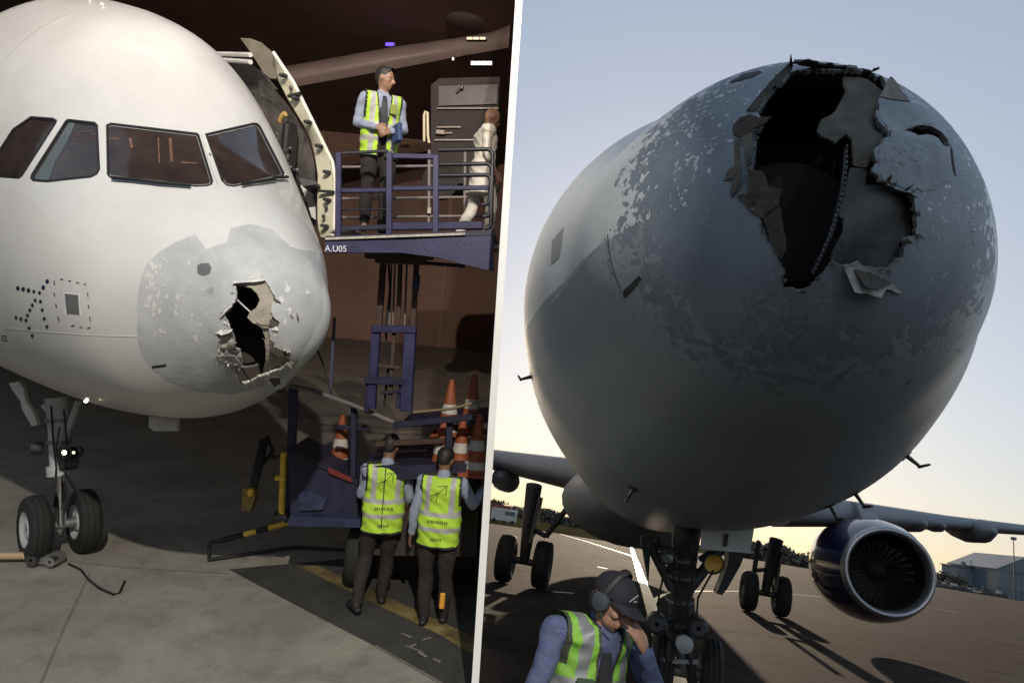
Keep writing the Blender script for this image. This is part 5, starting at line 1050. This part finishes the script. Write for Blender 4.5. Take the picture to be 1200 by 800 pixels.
lens_wing([(300, 83), (345, 76), (462, 55), (540, 44), (575, 38), (598, 29)], [(300, 108), (351, 101), (462, 81), (540, 66), (575, 60), (596, 56)], 26, 2.5, wing_n, 'wing')
lens_wing([(150, 6), (240, 12), (367, 23), (481, 28), (512, 32), (530, 36)], [(150, 20), (240, 28), (398, 47), (481, 50), (512, 50), (530, 48)], 30, 3, wing_d, 'wing')
mb = MB()
for x, y, rx, rz in ((545, 24, .9, .25),): mb = MB(); mb.ell(LA(x, y, 27), (rx, 1.2, rz), 14); part(P, 'engine_cowl', mb, wing_d, 60)
def lampbox(name, x0, x1, y, h, d, col, e, label):
    T = thing(name, label, 'lamp', LA((x0+x1)/2, y, d), FR_L); mb = MB(); flat(mb, [(x0-.6, y-h/2-.5), (x1+.6, y-h/2-.5), (x1+.6, y+h/2+.5), (x0-.6, y+h/2+.5)], d+.02, .2); part(T, 'housing', mb, M['dark_steel'], None)
    n = max(1, int((x1-x0)/6))
    for k in range(n):
        a, b = x0+(x1-x0)*k/n, x0+(x1-x0)*(k+.85)/n; mb = MB(); flat(mb, [(a, y-h/2), (b, y-h/2), (b, y+h/2), (a, y+h/2)], d-.02, .03); part(T, 'lamp_glass', mb, mat(name+'_glow', col, .4, var=0, emit=(*col, e)), None)
lampbox('work_lamp', 552, 577, 74, 4, 24, (1, .93, .85), 1.0, 'row of white lamps glowing in the dark above the man in white')
lampbox('strip_lamp', 547, 570, 45, 2.5, 24.5, (1, .8, .5), .4, 'warm strip lamp glowing above the pale wing')
lampbox('marker_lamp', 530, 532, 69, 2.5, 24, (1, .85, .75), 1.5, 'single white dot lamp left of the lamp row')
lampbox('beacon_lamp', 452, 463, 52, 3.5, 28, (.10, .05, 1), 1.0, 'small blue beacon lamp below the dark wing')
V_ = thing('parked_van', 'dark brown ramp van parked behind the platform, pale trim lines catching light', 'van', LT.gnd(550, 400), FR_L)
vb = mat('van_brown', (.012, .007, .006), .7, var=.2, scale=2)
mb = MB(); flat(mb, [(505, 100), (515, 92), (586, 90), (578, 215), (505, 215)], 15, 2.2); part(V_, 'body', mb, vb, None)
mb = MB(); flat(mb, [(514, 101), (583, 99), (582, 122), (514, 124)], 14.95, .04); part(V_, 'window', mb, mat('van_glass', (.01, .008, .008), .45, var=.2), None)
trim = mat('trim_pale', (.13, .095, .08), .35, var=.3, scale=6)
for x0, x1, y in ((512, 584, 127), (512, 540, 149), (509, 583, 164), (512, 530, 156)):
    mb = MB(); flat(mb, [(x0, y-.7), (x1, y-.9), (x1, y+.6), (x0, y+.8)], 14.94, .04); part(V_, 'trim_strip', mb, trim, None)
mb = MB(); mb.tube([LA(535, 108, 14.9), LA(543, 100, 14.85), LA(541, 104, 14.85)], .03, 6); part(V_, 'wiper', mb, trim, None, kind='stuff')
for x in (518, 566):
    mb = MB(); mb.lathe(LA(x, 214, 15.3), (0, -1, 0), [(0, .02), (0, .4), (.3, .4), (.3, .02)], 20); part(V_, 'wheel', mb, M['rubber'])
for x in (516, 575):
    mb = MB(); mb.box(LA(x, 155, 14.93), (.22, .06, .12), None, bev=.02); part(V_, 'lamp', mb, trim)

# ================================================================== people
def remeshed(mb, vox, smooth=4, name='t'):
    me = bpy.data.meshes.new(name); me.from_pydata(mb.v, [], mb.f); o = bpy.data.objects.new(name, me); COL.objects.link(o)
    r = o.modifiers.new('r', 'REMESH'); r.mode = 'VOXEL'; r.voxel_size = vox
    s_ = o.modifiers.new('s', 'SMOOTH'); s_.factor = .5; s_.iterations = smooth
    dg = bpy.context.evaluated_depsgraph_get(); e = bpy.data.meshes.new_from_object(o.evaluated_get(dg))
    V = np.zeros(len(e.vertices)*3); e.vertices.foreach_get('co', V); V = V.reshape(-1, 3)
    F = [tuple(p.vertices) for p in e.polygons]; bpy.data.objects.remove(o); bpy.data.meshes.remove(me); bpy.data.meshes.remove(e)
    return V, F
def sub(a, b): return np.array(a, float)-np.array(b, float)
def unit(v): v = np.array(v, float); return v/(np.linalg.norm(v)+1e-9)
def rotm(yaw, pitch, roll=0.):
    cy, sy, cp, sp_, cr, sr = math.cos(yaw), math.sin(yaw), math.cos(pitch), math.sin(pitch), math.cos(roll), math.sin(roll)
    return np.array([[cy, -sy, 0], [sy, cy, 0], [0, 0, 1]]) @ np.array([[1, 0, 0], [0, cp, -sp_], [0, sp_, cp]]) @ np.array([[cr, 0, sr], [0, 1, 0], [-sr, 0, cr]])
def hand(mb, w, d, n, side, curl=.5, k=1., spread=.0):
    """palm + four fingers + thumb; d towards fingertips, n out of the back of the hand, side = direction of the thumb"""
    d, n = unit(d), unit(n); t = unit(np.cross(d, n)); t = t if t @ np.array(side) > 0 else -t; w = np.array(w, float)
    mb.limb([w-d*.01*k, w+d*.04*k, w+d*.085*k], [.024*k, .034*k, .034*k], 12, flat=(n, .5))
    for i, (o, L) in enumerate(((.030, .072), (.010, .080), (-.011, .074), (-.031, .058))):
        p = w + d*.088*k + t*o*k; dd = unit(d + t*o*spread*8); a = -curl; pts = [p]
        for j, f_ in enumerate((.45, .32, .23)):
            a2 = curl*(j+.6); v = dd*math.cos(a2) - n*math.sin(a2); pts.append(pts[-1]+v*L*f_*k)
        mb.limb(pts, [.0095*k, .009*k, .0082*k, .007*k], 8)
    p = w + d*.02*k + t*.026*k; v1 = unit(d*.75+t*.75-n*.25); v2 = unit(d*.95+t*.2-n*.35)
    mb.limb([p, p+v1*.04*k, p+v1*.04*k+v2*.034*k, p+v1*.04*k+v2*.058*k], [.014*k, .0115*k, .010*k, .008*k], 8)
def person(label, fr, base, rotz, H, J, fit, vox=.011, group=None):
    k = H/1.75; rootM = fr.M @ Matrix.Translation(Vector([float(q) for q in base])) @ Matrix.Rotation(rotz, 4, 'Z') @ Matrix.Scale(k, 4)
    root = bpy.data.objects.new('person', None); COL.objects.link(root); root.matrix_world = rootM; props(root, label, 'person', group); BASE[root.name] = np.zeros(3); FRM[root.name] = fr
    D = dict(pel=(0, 0, .95), chest=(0, .0, 1.25), neck=(0, -.01, 1.47), head=(0, .02, 1.63), hrot=(0, 0, 0),
             shR=(.185, -.01, 1.41), elR=(.235, -.04, 1.13), wrR=(.245, .05, .89), shL=(-.185, -.01, 1.41), elL=(-.235, -.04, 1.13), wrL=(-.245, .05, .89),
             hipR=(.09, 0, .92), knR=(.10, .03, .50), anR=(.10, -.02, .09), hipL=(-.09, 0, .92), knL=(-.10, .03, .50), anL=(-.10, -.02, .09), footR=0., footL=0.,
             hdR=None, hnR=None, hdL=None, hnL=None, curlR=.5, curlL=.5, spread=.2)
    D.update(J); D = {a: (np.array(b, float) if isinstance(b, tuple) else b) for a, b in D.items()}
    HR = rotm(*D['hrot']); hp = lambda *v: D['head'] + HR @ np.array(v)
    def torso(mb, e=0., z0=None, z1=None):
        P, C, N = D['pel'], D['chest'], D['neck']; f_ = lambda t: (P*(1-t)+C*t)
        rs = [(*(P+(0, 0, -.10)), .145+e, .105+e), (*(P+(0, 0, -.02)), .168+e, .118+e), (*f_(.35), .152+e, .108+e), (*f_(.7), .160+e, .112+e), (*C, .178+e, .122+e), (*(C*.45+N*.55), .182+e, .108+e), (*(C*.2+N*.8), .135+e, .085+e), (*(N+(0, 0, .0)), .075+e, .065+e)]
        mb.rings(rs, 28)
        for s_, a in ((1, 'shR'), (-1, 'shL')): mb.limb([C*.35+N*.65, D[a]], [.075+e, .062+e], 14)
    def arm(mb, a, e=0., upto=1.):
        sh, el, wr = D['sh'+a], D['el'+a], D['wr'+a]
        mb.limb([sh, lerp(sh, el, .5), el], [.058+e, .05+e, .042+e], 14)
        q = lerp(el, wr, upto); mb.limb([el, lerp(el, q, .4), q], [.042+e, .041+e, (.042*(1-upto)+.029*upto)+e], 14)
    def leg(mb, a, e=0., lo=1.):
        h, kn, an = D['hip'+a], D['kn'+a], D['an'+a]
        mb.limb([h+(0, 0, .03), lerp(h, kn, .45), kn], [.088+e, .076+e, .056+e], 16); mb.limb([kn, lerp(kn, an, .35), lerp(kn, an, lo)], [.056+e, .056+e, .038+e], 14)
    # body: one continuous surface
    mb = MB(); torso(mb, -.012)
    mb.limb([D['neck']-(0, 0, .04), lerp(D['neck'], D['head'], .5), hp(0, -.015, -.03)], [.06, .056, .058], 14)
    mb.ell(hp(0, -.005, .02), (.077, .098, .108), 20, HR.T); mb.ell(hp(0, .028, -.052), (.056, .062, .062), 16, HR.T); mb.ell(hp(0, .058, -.088), (.026, .024, .022), 10, HR.T)
    mb.limb([hp(0, .088, .012), hp(0, .105, -.012), hp(0, .113, -.03)], [.010, .013, .015], 10); mb.limb([hp(-.012, .098, -.033), hp(.012, .098, -.033)], [.010, .010], 8)
    mb.limb([hp(-.045, .076, .028), hp(0, .09, .03), hp(.045, .076, .028)], [.012, .012, .012], 8)
    mb.limb([hp(-.02, .082, -.058), hp(.02, .082, -.058)], [.009, .009], 8); mb.limb([hp(-.017, .080, -.07), hp(.017, .080, -.07)], [.009, .009], 8)
    for s_ in (-1, 1): mb.ell(hp(.078*s_, -.012, .0), (.012, .022, .034), 10, HR.T); mb.ell(hp(.045*s_, .055, -.02), (.022, .024, .022), 10, HR.T)
    for a in 'RL':
        arm(mb, a, -.006); leg(mb, a, -.012); wr, el = D['wr'+a], D['el'+a]; d = unit(D['hd'+a] if D['hd'+a] is not None else wr-el)
        n = D['hn'+a] if D['hn'+a] is not None else ((1, 0, 0) if a == 'R' else (-1, 0, 0)); n = np.array(n, float); n = n-d*(n @ d)
        hand(mb, wr+d*.01, d, n, fit.get('thumb'+a, (0, 1, .2)), D['curl'+a], 1., D['spread'])
        an = D['an'+a]; mb.limb([an, an+(0, .09, -.05)], [.035, .03], 10)
    V, F = remeshed(mb, vox, 3); m_ = MB(); m_.add(V, F); part(root, 'body', m_, fit['skin'], 180)
    def cloth(name, build, m_, v=vox, wob=.006, fr_=(17, 13, 9), pm=None, keep=None, label=None, sm=4):
        mb = MB(); build(mb); V, F = remeshed(mb, v, sm)
        if wob: V = V + np.stack([np.sin(V[:, 2]*fr_[0]+V[:, 0]*9+1), np.cos(V[:, 2]*fr_[1]*1.3+V[:, 1]*11), np.sin(V[:, 0]*fr_[2]+V[:, 1]*8)*.5], 1)*wob + np.stack([np.sin(V[:, 2]*61+V[:, 1]*33), np.cos(V[:, 2]*53+V[:, 0]*41), 0*V[:, 0]], 1)*wob*.35
        c = np.array([V[list(f)].mean(0) for f in F]); ok = np.ones(len(F), bool) if keep is None else keep(c)
        ids = np.nonzero(ok)[0]; out = MB(); out.v = [tuple(q) for q in V]; out.f = [F[i] for i in ids]; out.m = [0]*len(ids) if pm is None else list(map(int, pm(c[ids])))
        used = sorted({i for f in out.f for i in f}); mp = {i: q for q, i in enumerate(used)}; out.v = [out.v[i] for i in used]; out.f = [tuple(mp[i] for i in f) for f in out.f]
        return part(root, name, out, m_, 180, label)
    sl = fit.get('sleeve', (1., 1.))
    def shirt(mb):
        torso(mb, .004); [arm(mb, a, .008, sl[i]) for i, a in enumerate('RL')]
        mb.limb([D['neck']-(0, 0, .03), D['neck']+(0, 0, .015)], [.072, .066], 14)
    cloth('shirt', shirt, fit['shirt'], keep=lambda c: c[:, 2] > D['pel'][2]-.1)
    def trousers(mb):
        P = D['pel']; mb.rings([(*(P+(0, 0, -.12)), .16, .12), (*(P+(0, 0, -.02)), .178, .128), (*(P+(0, 0, .06)), .168, .122)], 24); [leg(mb, a, .016, .97) for a in 'RL']
    cloth('trousers', trousers, fit['trousers'])
    for a in 'RL':
        an = D['an'+a]; yw = D['foot'+a]; fd_ = np.array((math.sin(yw), math.cos(yw), 0)); mb = MB(); z = np.array((0, 0, 1.))
        mb.limb([an-fd_*.05-z*.045, an+fd_*.05-z*.045, an+fd_*.15-z*.055], [.042, .045, .035], 12, flat=(z, .8)); mb.limb([an-z*.02, an], [.045, .042], 12)
        V, F = remeshed(mb, vox, 3); m_ = MB(); m_.add(V, F); part(root, 'shoe', m_, fit.get('shoes', M['black']), 180)
    if 'hair' in fit:
        mb = MB(); mb.ell(hp(0, -.02, .035), (.086, .098, .105), 20, HR.T); mb.ell(hp(0, -.05, -.0), (.072, .06, .07), 16, HR.T)
        if fit.get('fringe'): mb.ell(hp(0, .055, .095), (.06, .05, .035), 12, HR.T)
        inv = HR.T
        def kp(c): q = (c-D['head']) @ HR; return (q[:, 1] < .055+(q[:, 2]-.05)*.35) & (q[:, 2] > -.09) & ~((q[:, 1] > .0) & (q[:, 2] < .03)) 
        cloth('hair', lambda m2: (m2.add(mb.v, mb.f)), fit['hair'], vox, .003, keep=kp)
    return root, D, hp, HR, torso, arm, cloth
skin_d = mat('skin_dark', (.20, .105, .065), .55, var=.12, scale=20); skin_m = mat('skin_mid', (.30, .17, .11), .55, var=.12, scale=20)
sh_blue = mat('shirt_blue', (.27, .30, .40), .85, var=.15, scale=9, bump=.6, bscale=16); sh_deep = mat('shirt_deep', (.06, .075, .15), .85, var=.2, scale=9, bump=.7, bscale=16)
tr_dark = mat('trousers_dark', (.022, .016, .015), .9, var=.3, scale=8); white_c = mat('cotton_white', (.62, .58, .52), .85, var=.1, scale=8); hair_m = mat('hair_black', (.012, .010, .009), .6, var=.3, scale=30)
neon = mat('vest_neon', (.44, .68, .05), .7, var=.15, scale=6, bump=.6, bscale=14); reflect = mat('vest_reflective', (.40, .40, .38), .4, var=.12, scale=20); piping = mat('vest_piping', (.03, .035, .02), .7); ink = mat('vest_ink', (.13, .17, .03), .7, var=.2, scale=30)
def vest(cloth, torso, D, front=False, z_lo=.80, mats=None):
    pz = D['pel'][2]-.95
    def pm(c):
        x, y, z = c[:, 0], c[:, 1], c[:, 2]-pz; m_ = np.zeros(len(c), int)
        m_[((z > 1.10) & (z < 1.15)) | ((z > .955) & (z < 1.005))] = 1
        m_[(np.abs(np.abs(x)-.118) < .026) & (z > (.80 if front else 1.10))] = 1
        m_[(z < z_lo+.018)] = 2
        m_[((np.abs(x) > .176) & (z > 1.2)) | (z > 1.475)] = 2
        if front: m_[(y > 0) & (np.abs(x) < .05+.12*np.clip(z-1.15, 0, 1)) & (np.abs(x) > .036+.12*np.clip(z-1.15, 0, 1))] = 2
        return m_
    def kp(c):
        x, y, z = c[:, 0], c[:, 1], c[:, 2]-pz; k_ = (z > z_lo) & (z < 1.49) & ((np.abs(x) < .197) | (z < 1.2))
        if front: k_ &= ~((y > 0) & (np.abs(x) < .036+.12*np.clip(z-1.15, 0, 1)))
        return k_
    def bd_(mb):
        torso(mb, .026); P, C = D['pel'], D['chest']; mb.rings([(*(P+(0, 0, -.18)), .215, .158), (*(P+(0, 0, -.13)), .212, .155), (*(P+(0, 0, .0)), .205, .150), (*lerp(P, C, .5), .198, .145), (*C, .202, .146)], 26)
    return cloth('vest', bd_, mats or [neon, reflect, piping], wob=.010, pm=pm, keep=kp)
def back_print(root, vst, D):       # dotted aeroplane sign and lettering-like lines on the back of the vest (too small to read in the photo)
    me = vst.data; bv = BVHTree.FromPolygons([v.co[:] for v in me.vertices], [tuple(p.vertices) for p in me.polygons])
    def on(x, z):
        h = bv.ray_cast(Vector((x, -1, z)), Vector((0, 1, 0))); return np.array(h[0])-(0, .004, 0) if h[0] else np.array((x, -.16, z))
    mb = MB()
    for a, b, n in (((-.075, 1.28), (.06, 1.41), 9), ((-.02, 1.40), (.06, 1.41), 5), ((.055, 1.33), (.06, 1.41), 5), ((-.085, 1.31), (-.02, 1.335), 5), ((-.03, 1.27), (-.02, 1.335), 4)):
        for i in range(n): p = on(*lerp(a, b, i/(n-1))); mb.box(p, (.012, .004, .012))
    for z, x0, x1 in ((1.06, -.09, .09), (.89, -.05, .05)):
        x = x0
        while x < x1: w = rng.uniform(.008, .016); mb.box(on(x, z), (w, .004, rng.uniform(.022, .032))); x += w+.007
    part(vst, 'back_print', mb, ink, None, kind='stuff')
# two workers from behind
bC = LT.gnd(440, 712); bD = LT.gnd(505, 730)
HC = 1.95
r_, D, hp, HR, torso, arm, cloth = person('left one of two workers in yellow vests seen from behind, mid step', FR_L, bC, R_(14), 2.08,
    dict(hrot=(R_(-30), R_(-25)), head=(.03, .05, 1.62), elR=(.25, .0, 1.14), wrR=(.22, .14, .93), elL=(-.22, .05, 1.15), wrL=(-.17, .22, 1.03), knL=(-.13, .10, .52), anL=(-.20, -.14, .12), anR=(.06, .12, .09), knR=(.09, .12, .50), footL=-.4), dict(skin=skin_d, shirt=sh_blue, trousers=tr_dark, hair=hair_m, sleeve=(.15, .15)), group=None)
v = vest(cloth, torso, D); back_print(r_, v, D)
mb = MB(); 
for i in range(14): mb.box((-.02, -.155+.004*math.sin(i), .90+i*.042), (.008, .012, .04))
part(v, 'back_seam', mb, piping, None)
r_, D, hp, HR, torso, arm, cloth = person('right one of two workers in yellow vests seen from behind, pointing at the truck', FR_L, bD, R_(-3), 2.06,
    dict(hrot=(R_(-15), R_(-28)), head=(.0, .05, 1.61), elR=(.31, .05, 1.20), wrR=(.37, .20, 1.33), hdR=(.2, .5, .8), hnR=(.4, -.8, .1), curlR=.8, elL=(-.24, -.03, 1.13), wrL=(-.27, .02, .88), curlL=.35, anR=(.11, .06, .09), anL=(-.07, -.03, .09)), dict(skin=skin_d, shirt=sh_blue, trousers=tr_dark, hair=hair_m))
v = vest(cloth, torso, D); back_print(r_, v, D)
mb = MB(); mb.box((.10, -.07, .27), (.05, .03, .16), None, bev=.01); part(r_, 'ankle_band', mb, mat('band_orange', (.75, .36, .04), .5), None)
# steward and the man in white on the deck
def deck_pt(x, d): q = LA(x, 270, d); q[2] = LA(480, 273, 7.0)[2]; return q
r_, D, hp, HR, torso, arm, cloth = person('man in a yellow vest and dark tie standing on the raised platform', FR_L, deck_pt(437, 7.5), R_(202), 1.78,
    dict(hrot=(R_(58), R_(-4)), elR=(.25, -.06, 1.15), wrR=(.10, .20, 1.08), elL=(-.25, -.03, 1.15), wrL=(-.08, .22, 1.06), hdR=(-.8, .35, -.1), hnR=(.3, .9, .2), hdL=(.8, .2, -.3), hnL=(-.2, .9, .2), curlR=.9, curlL=.9), dict(skin=skin_m, shirt=sh_blue, trousers=tr_dark, hair=hair_m, fringe=True))
v = vest(cloth, torso, D, True)
me = None; mb = MB()
for i, (z, w, y) in enumerate(((1.44, .02, .092), (1.40, .026, .118), (1.3, .036, .135), (1.18, .042, .132), (1.08, .045, .128), (1.0, .04, .128))): mb.v += [(-w, y, z), (w, y, z)]
mb.f = [(2*i, 2*i+1, 2*i+3, 2*i+2) for i in range(5)]; mb.m = [0]*5; part(r_, 'tie', mb, mat('tie_navy', (.015, .016, .03), .6), 60)
mb = MB(); mb.box((-.09, .155, 1.30), (.07, .012, .10), None, bev=.004); part(v, 'pocket', mb, mat('pocket_olive', (.22, .26, .03), .6))
mb = MB(); mb.box((.02, .15, 1.10), (.05, .008, .07), None, bev=.003); part(r_, 'id_badge', mb, mat('badge_white', (.7, .7, .68), .4))
mb = MB(); mb.limb([(.045, .145, 1.30), (.04, .15, 1.14)], [.006, .006], 6); part(r_, 'lanyard', mb, M['black'])
mb = MB(); mb.box((-.13, .24, 1.04), (.05, .16, .20), rotm(.3, .2).T, bev=.01); part(r_, 'folder', mb, mat('folder_blue', (.04, .06, .16), .5))
r_, D, hp, HR, torso, arm, cloth = person('bald man in white clothes walking off along the platform by the dividing wall', FR_L, deck_pt(559, 8.2), R_(-72), 1.68,
    dict(hrot=(R_(5), R_(-22)), head=(.02, .06, 1.60), chest=(0, .02, 1.25), neck=(0, .0, 1.46), elR=(.24, -.03, 1.14), wrR=(.22, .12, .92), elL=(-.24, .0, 1.14), wrL=(-.2, .15, .95), knR=(.1, .14, .52), anR=(.1, .10, .09), knL=(-.1, -.06, .5), anL=(-.1, -.22, .13)), dict(skin=skin_d, shirt=white_c, trousers=white_c, shoes=white_c, sleeve=(.3, .3)))
def tunic(mb):
    torso(mb, .02); P = D['pel']; mb.rings([(*(P+(0, 0, -.30)), .215, .165), (*(P+(0, 0, -.1)), .20, .15), (*(P+(0, 0, .1)), .19, .14)], 24)
cloth('tunic', tunic, white_c, wob=.01)
# man with cap, headset and vest in the foreground of the dawn apron
hc = FR_R.at(718, 706, 2.98); HE = 1.62; kE = HE/1.75; rz = R_(-152); cz, sz = math.cos(rz), math.sin(rz)
hl_ = np.array((0, .13, hc[2]/kE)); bE = np.array((hc[0]-(cz*hl_[0]-sz*hl_[1])*kE, hc[1]-(sz*hl_[0]+cz*hl_[1])*kE, 0)); dz = hl_[2]-1.48; neon_shaded = mat('vest_neon_shaded', (.14, .31, .03), .7, var=.15, scale=8, bump=.6, bscale=16); reflect_shaded = mat('vest_reflective_shaded', (.13, .14, .15), .5, var=.15, scale=20)  # neon and reflective colours darkened to paint in the man's backlit shade
r_, D, hp, HR, torso, arm, cloth = person('man in cap and headset with his hand over his face before the nose gear', FR_R, bE, rz, HE,
    dict(pel=(0, -.05, .93+dz*.3), chest=(0, .0, 1.19+dz), neck=(0, .06, 1.37+dz), head=tuple(hl_), hrot=(R_(26), R_(-28)), shR=(.205, -.01, 1.315+dz), elR=(.27, -.03, 1.03+dz), wrR=(.22, .12, .82+dz),
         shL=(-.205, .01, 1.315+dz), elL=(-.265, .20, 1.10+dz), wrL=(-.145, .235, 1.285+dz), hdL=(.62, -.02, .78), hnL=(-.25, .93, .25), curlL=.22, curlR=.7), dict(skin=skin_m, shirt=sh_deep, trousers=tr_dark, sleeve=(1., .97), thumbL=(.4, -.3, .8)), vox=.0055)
v = vest(cloth, torso, D, True, mats=[neon_shaded, reflect_shaded, piping])
navy = mat('cap_navy', (.008, .009, .015), .8, var=.2, scale=30, bump=.2, bscale=90)
def cap(mb): mb.ell(hp(0, -.012, .045), (.093, .114, .098), 28, HR.T)
cp = cloth('cap', cap, navy, .0065, .001, keep=lambda c: ((c-D['head']) @ HR)[:, 2] > .035-.10*np.clip(-((c-D['head']) @ HR)[:, 1], 0, 1))
mb = MB(); n = 18; vs = []
for i in range(n+1):
    a = math.pi*(i/n); x = .080*math.cos(a)
    for q, dz_ in ((0, 0), (1, 0), (1, -.006), (0, -.006)): vs.append(hp(x*(1+.05*q), .070*math.sin(a)**.6+.02+q*.085*math.sin(a)**.8, .055-.10*x*x/.01*.25-q*.016+dz_))
mb.add(vs, [(4*i+k, 4*i+(k+1) % 4, 4*i+4+(k+1) % 4, 4*i+4+k) for i in range(n) for k in range(4)]); part(cp, 'brim', mb, navy, 40)
mb = MB(); mb.ell(hp(0, -.012, .144), (.01, .01, .006), 8, HR.T); part(cp, 'button', mb, navy)
mb = MB()
for i in range(7): mb.box(hp(.055-.004*i, .085+.001*i, .078+.006*i), (.007, .004, .007), HR.T)
mb.box(hp(.030, .097, .085), (.03, .004, .006), HR.T); part(cp, 'badge', mb, reflect, None, kind='stuff')
hd = thing('headset', 'black ear defender headset worn over the navy cap', 'headset', tuple(BASE[r_.name]), FR_R); hd.matrix_world = r_.matrix_world; BASE[hd.name] = np.zeros(3)
mb = MB(); mb.tube([hp(.100*math.cos(a), -.02, .01+.150*math.sin(a)) for a in np.linspace(0, math.pi, 15)], .0085, 8, flat=(HR[:, 1], 2.2)); part(hd, 'headband', mb, M['black'], 60)
for s_ in (-1, 1):
    mb = MB(); mb.lathe(hp(.078*s_, -.015, -.005), HR @ np.array((s_, 0, 0)), [(0, .03), (.0, .042), (.02, .046), (.034, .040), (.040, .02), (.040, .001)], 20, up=(0, 1, .2)); c_ = part(hd, 'ear_cup', mb, mat('cup_grey', (.035, .04, .048), .45, var=.1), 50)
mb = MB(); mb.tube([hp(.10, -.005, -.03), hp(.095, .05, -.075), hp(.06, .10, -.085)], .004, 6); part(hd, 'microphone_boom', mb, M['black'])
for s_ in (-1, 1):
    mb = MB(); mb.ell(hp(.032*s_, .082, .006), (.014, .010, .009), 10, HR.T); e_ = part(r_, 'eye', mb, mat('eye_white', (.4, .38, .36), .3, var=0))
    mb = MB(); mb.ell(hp(.032*s_, .090, .006), (.006, .004, .006), 8, HR.T); part(e_, 'pupil', mb, M['black'])
mb = MB(); mb.ell(hp(0, -.05, -.03), (.078, .062, .055), 18, HR.T); part(r_, 'hair', mb, hair_m, 60)
mb = MB(); cz_ = D['chest'][2]; mb.box((.115, .148, cz_-.10), (.085, .014, .12), rotm(-.25, 0).T, bev=.004); part(v, 'pocket', mb, mat('pocket_dark', (.03, .05, .03), .6))
mb = MB()
for z_, w_, y_ in ((.17, .018, .108), (.10, .026, .128), (0, .036, .140), (-.15, .042, .138), (-.3, .045, .13)): mb.v += [(-w_, y_+D['chest'][1], cz_+z_), (w_, y_+D['chest'][1], cz_+z_)]
mb.f = [(2*i, 2*i+1, 2*i+3, 2*i+2) for i in range(4)]; mb.m = [0]*4; part(r_, 'tie', mb, mat('tie_black', (.012, .012, .016), .6), 60)
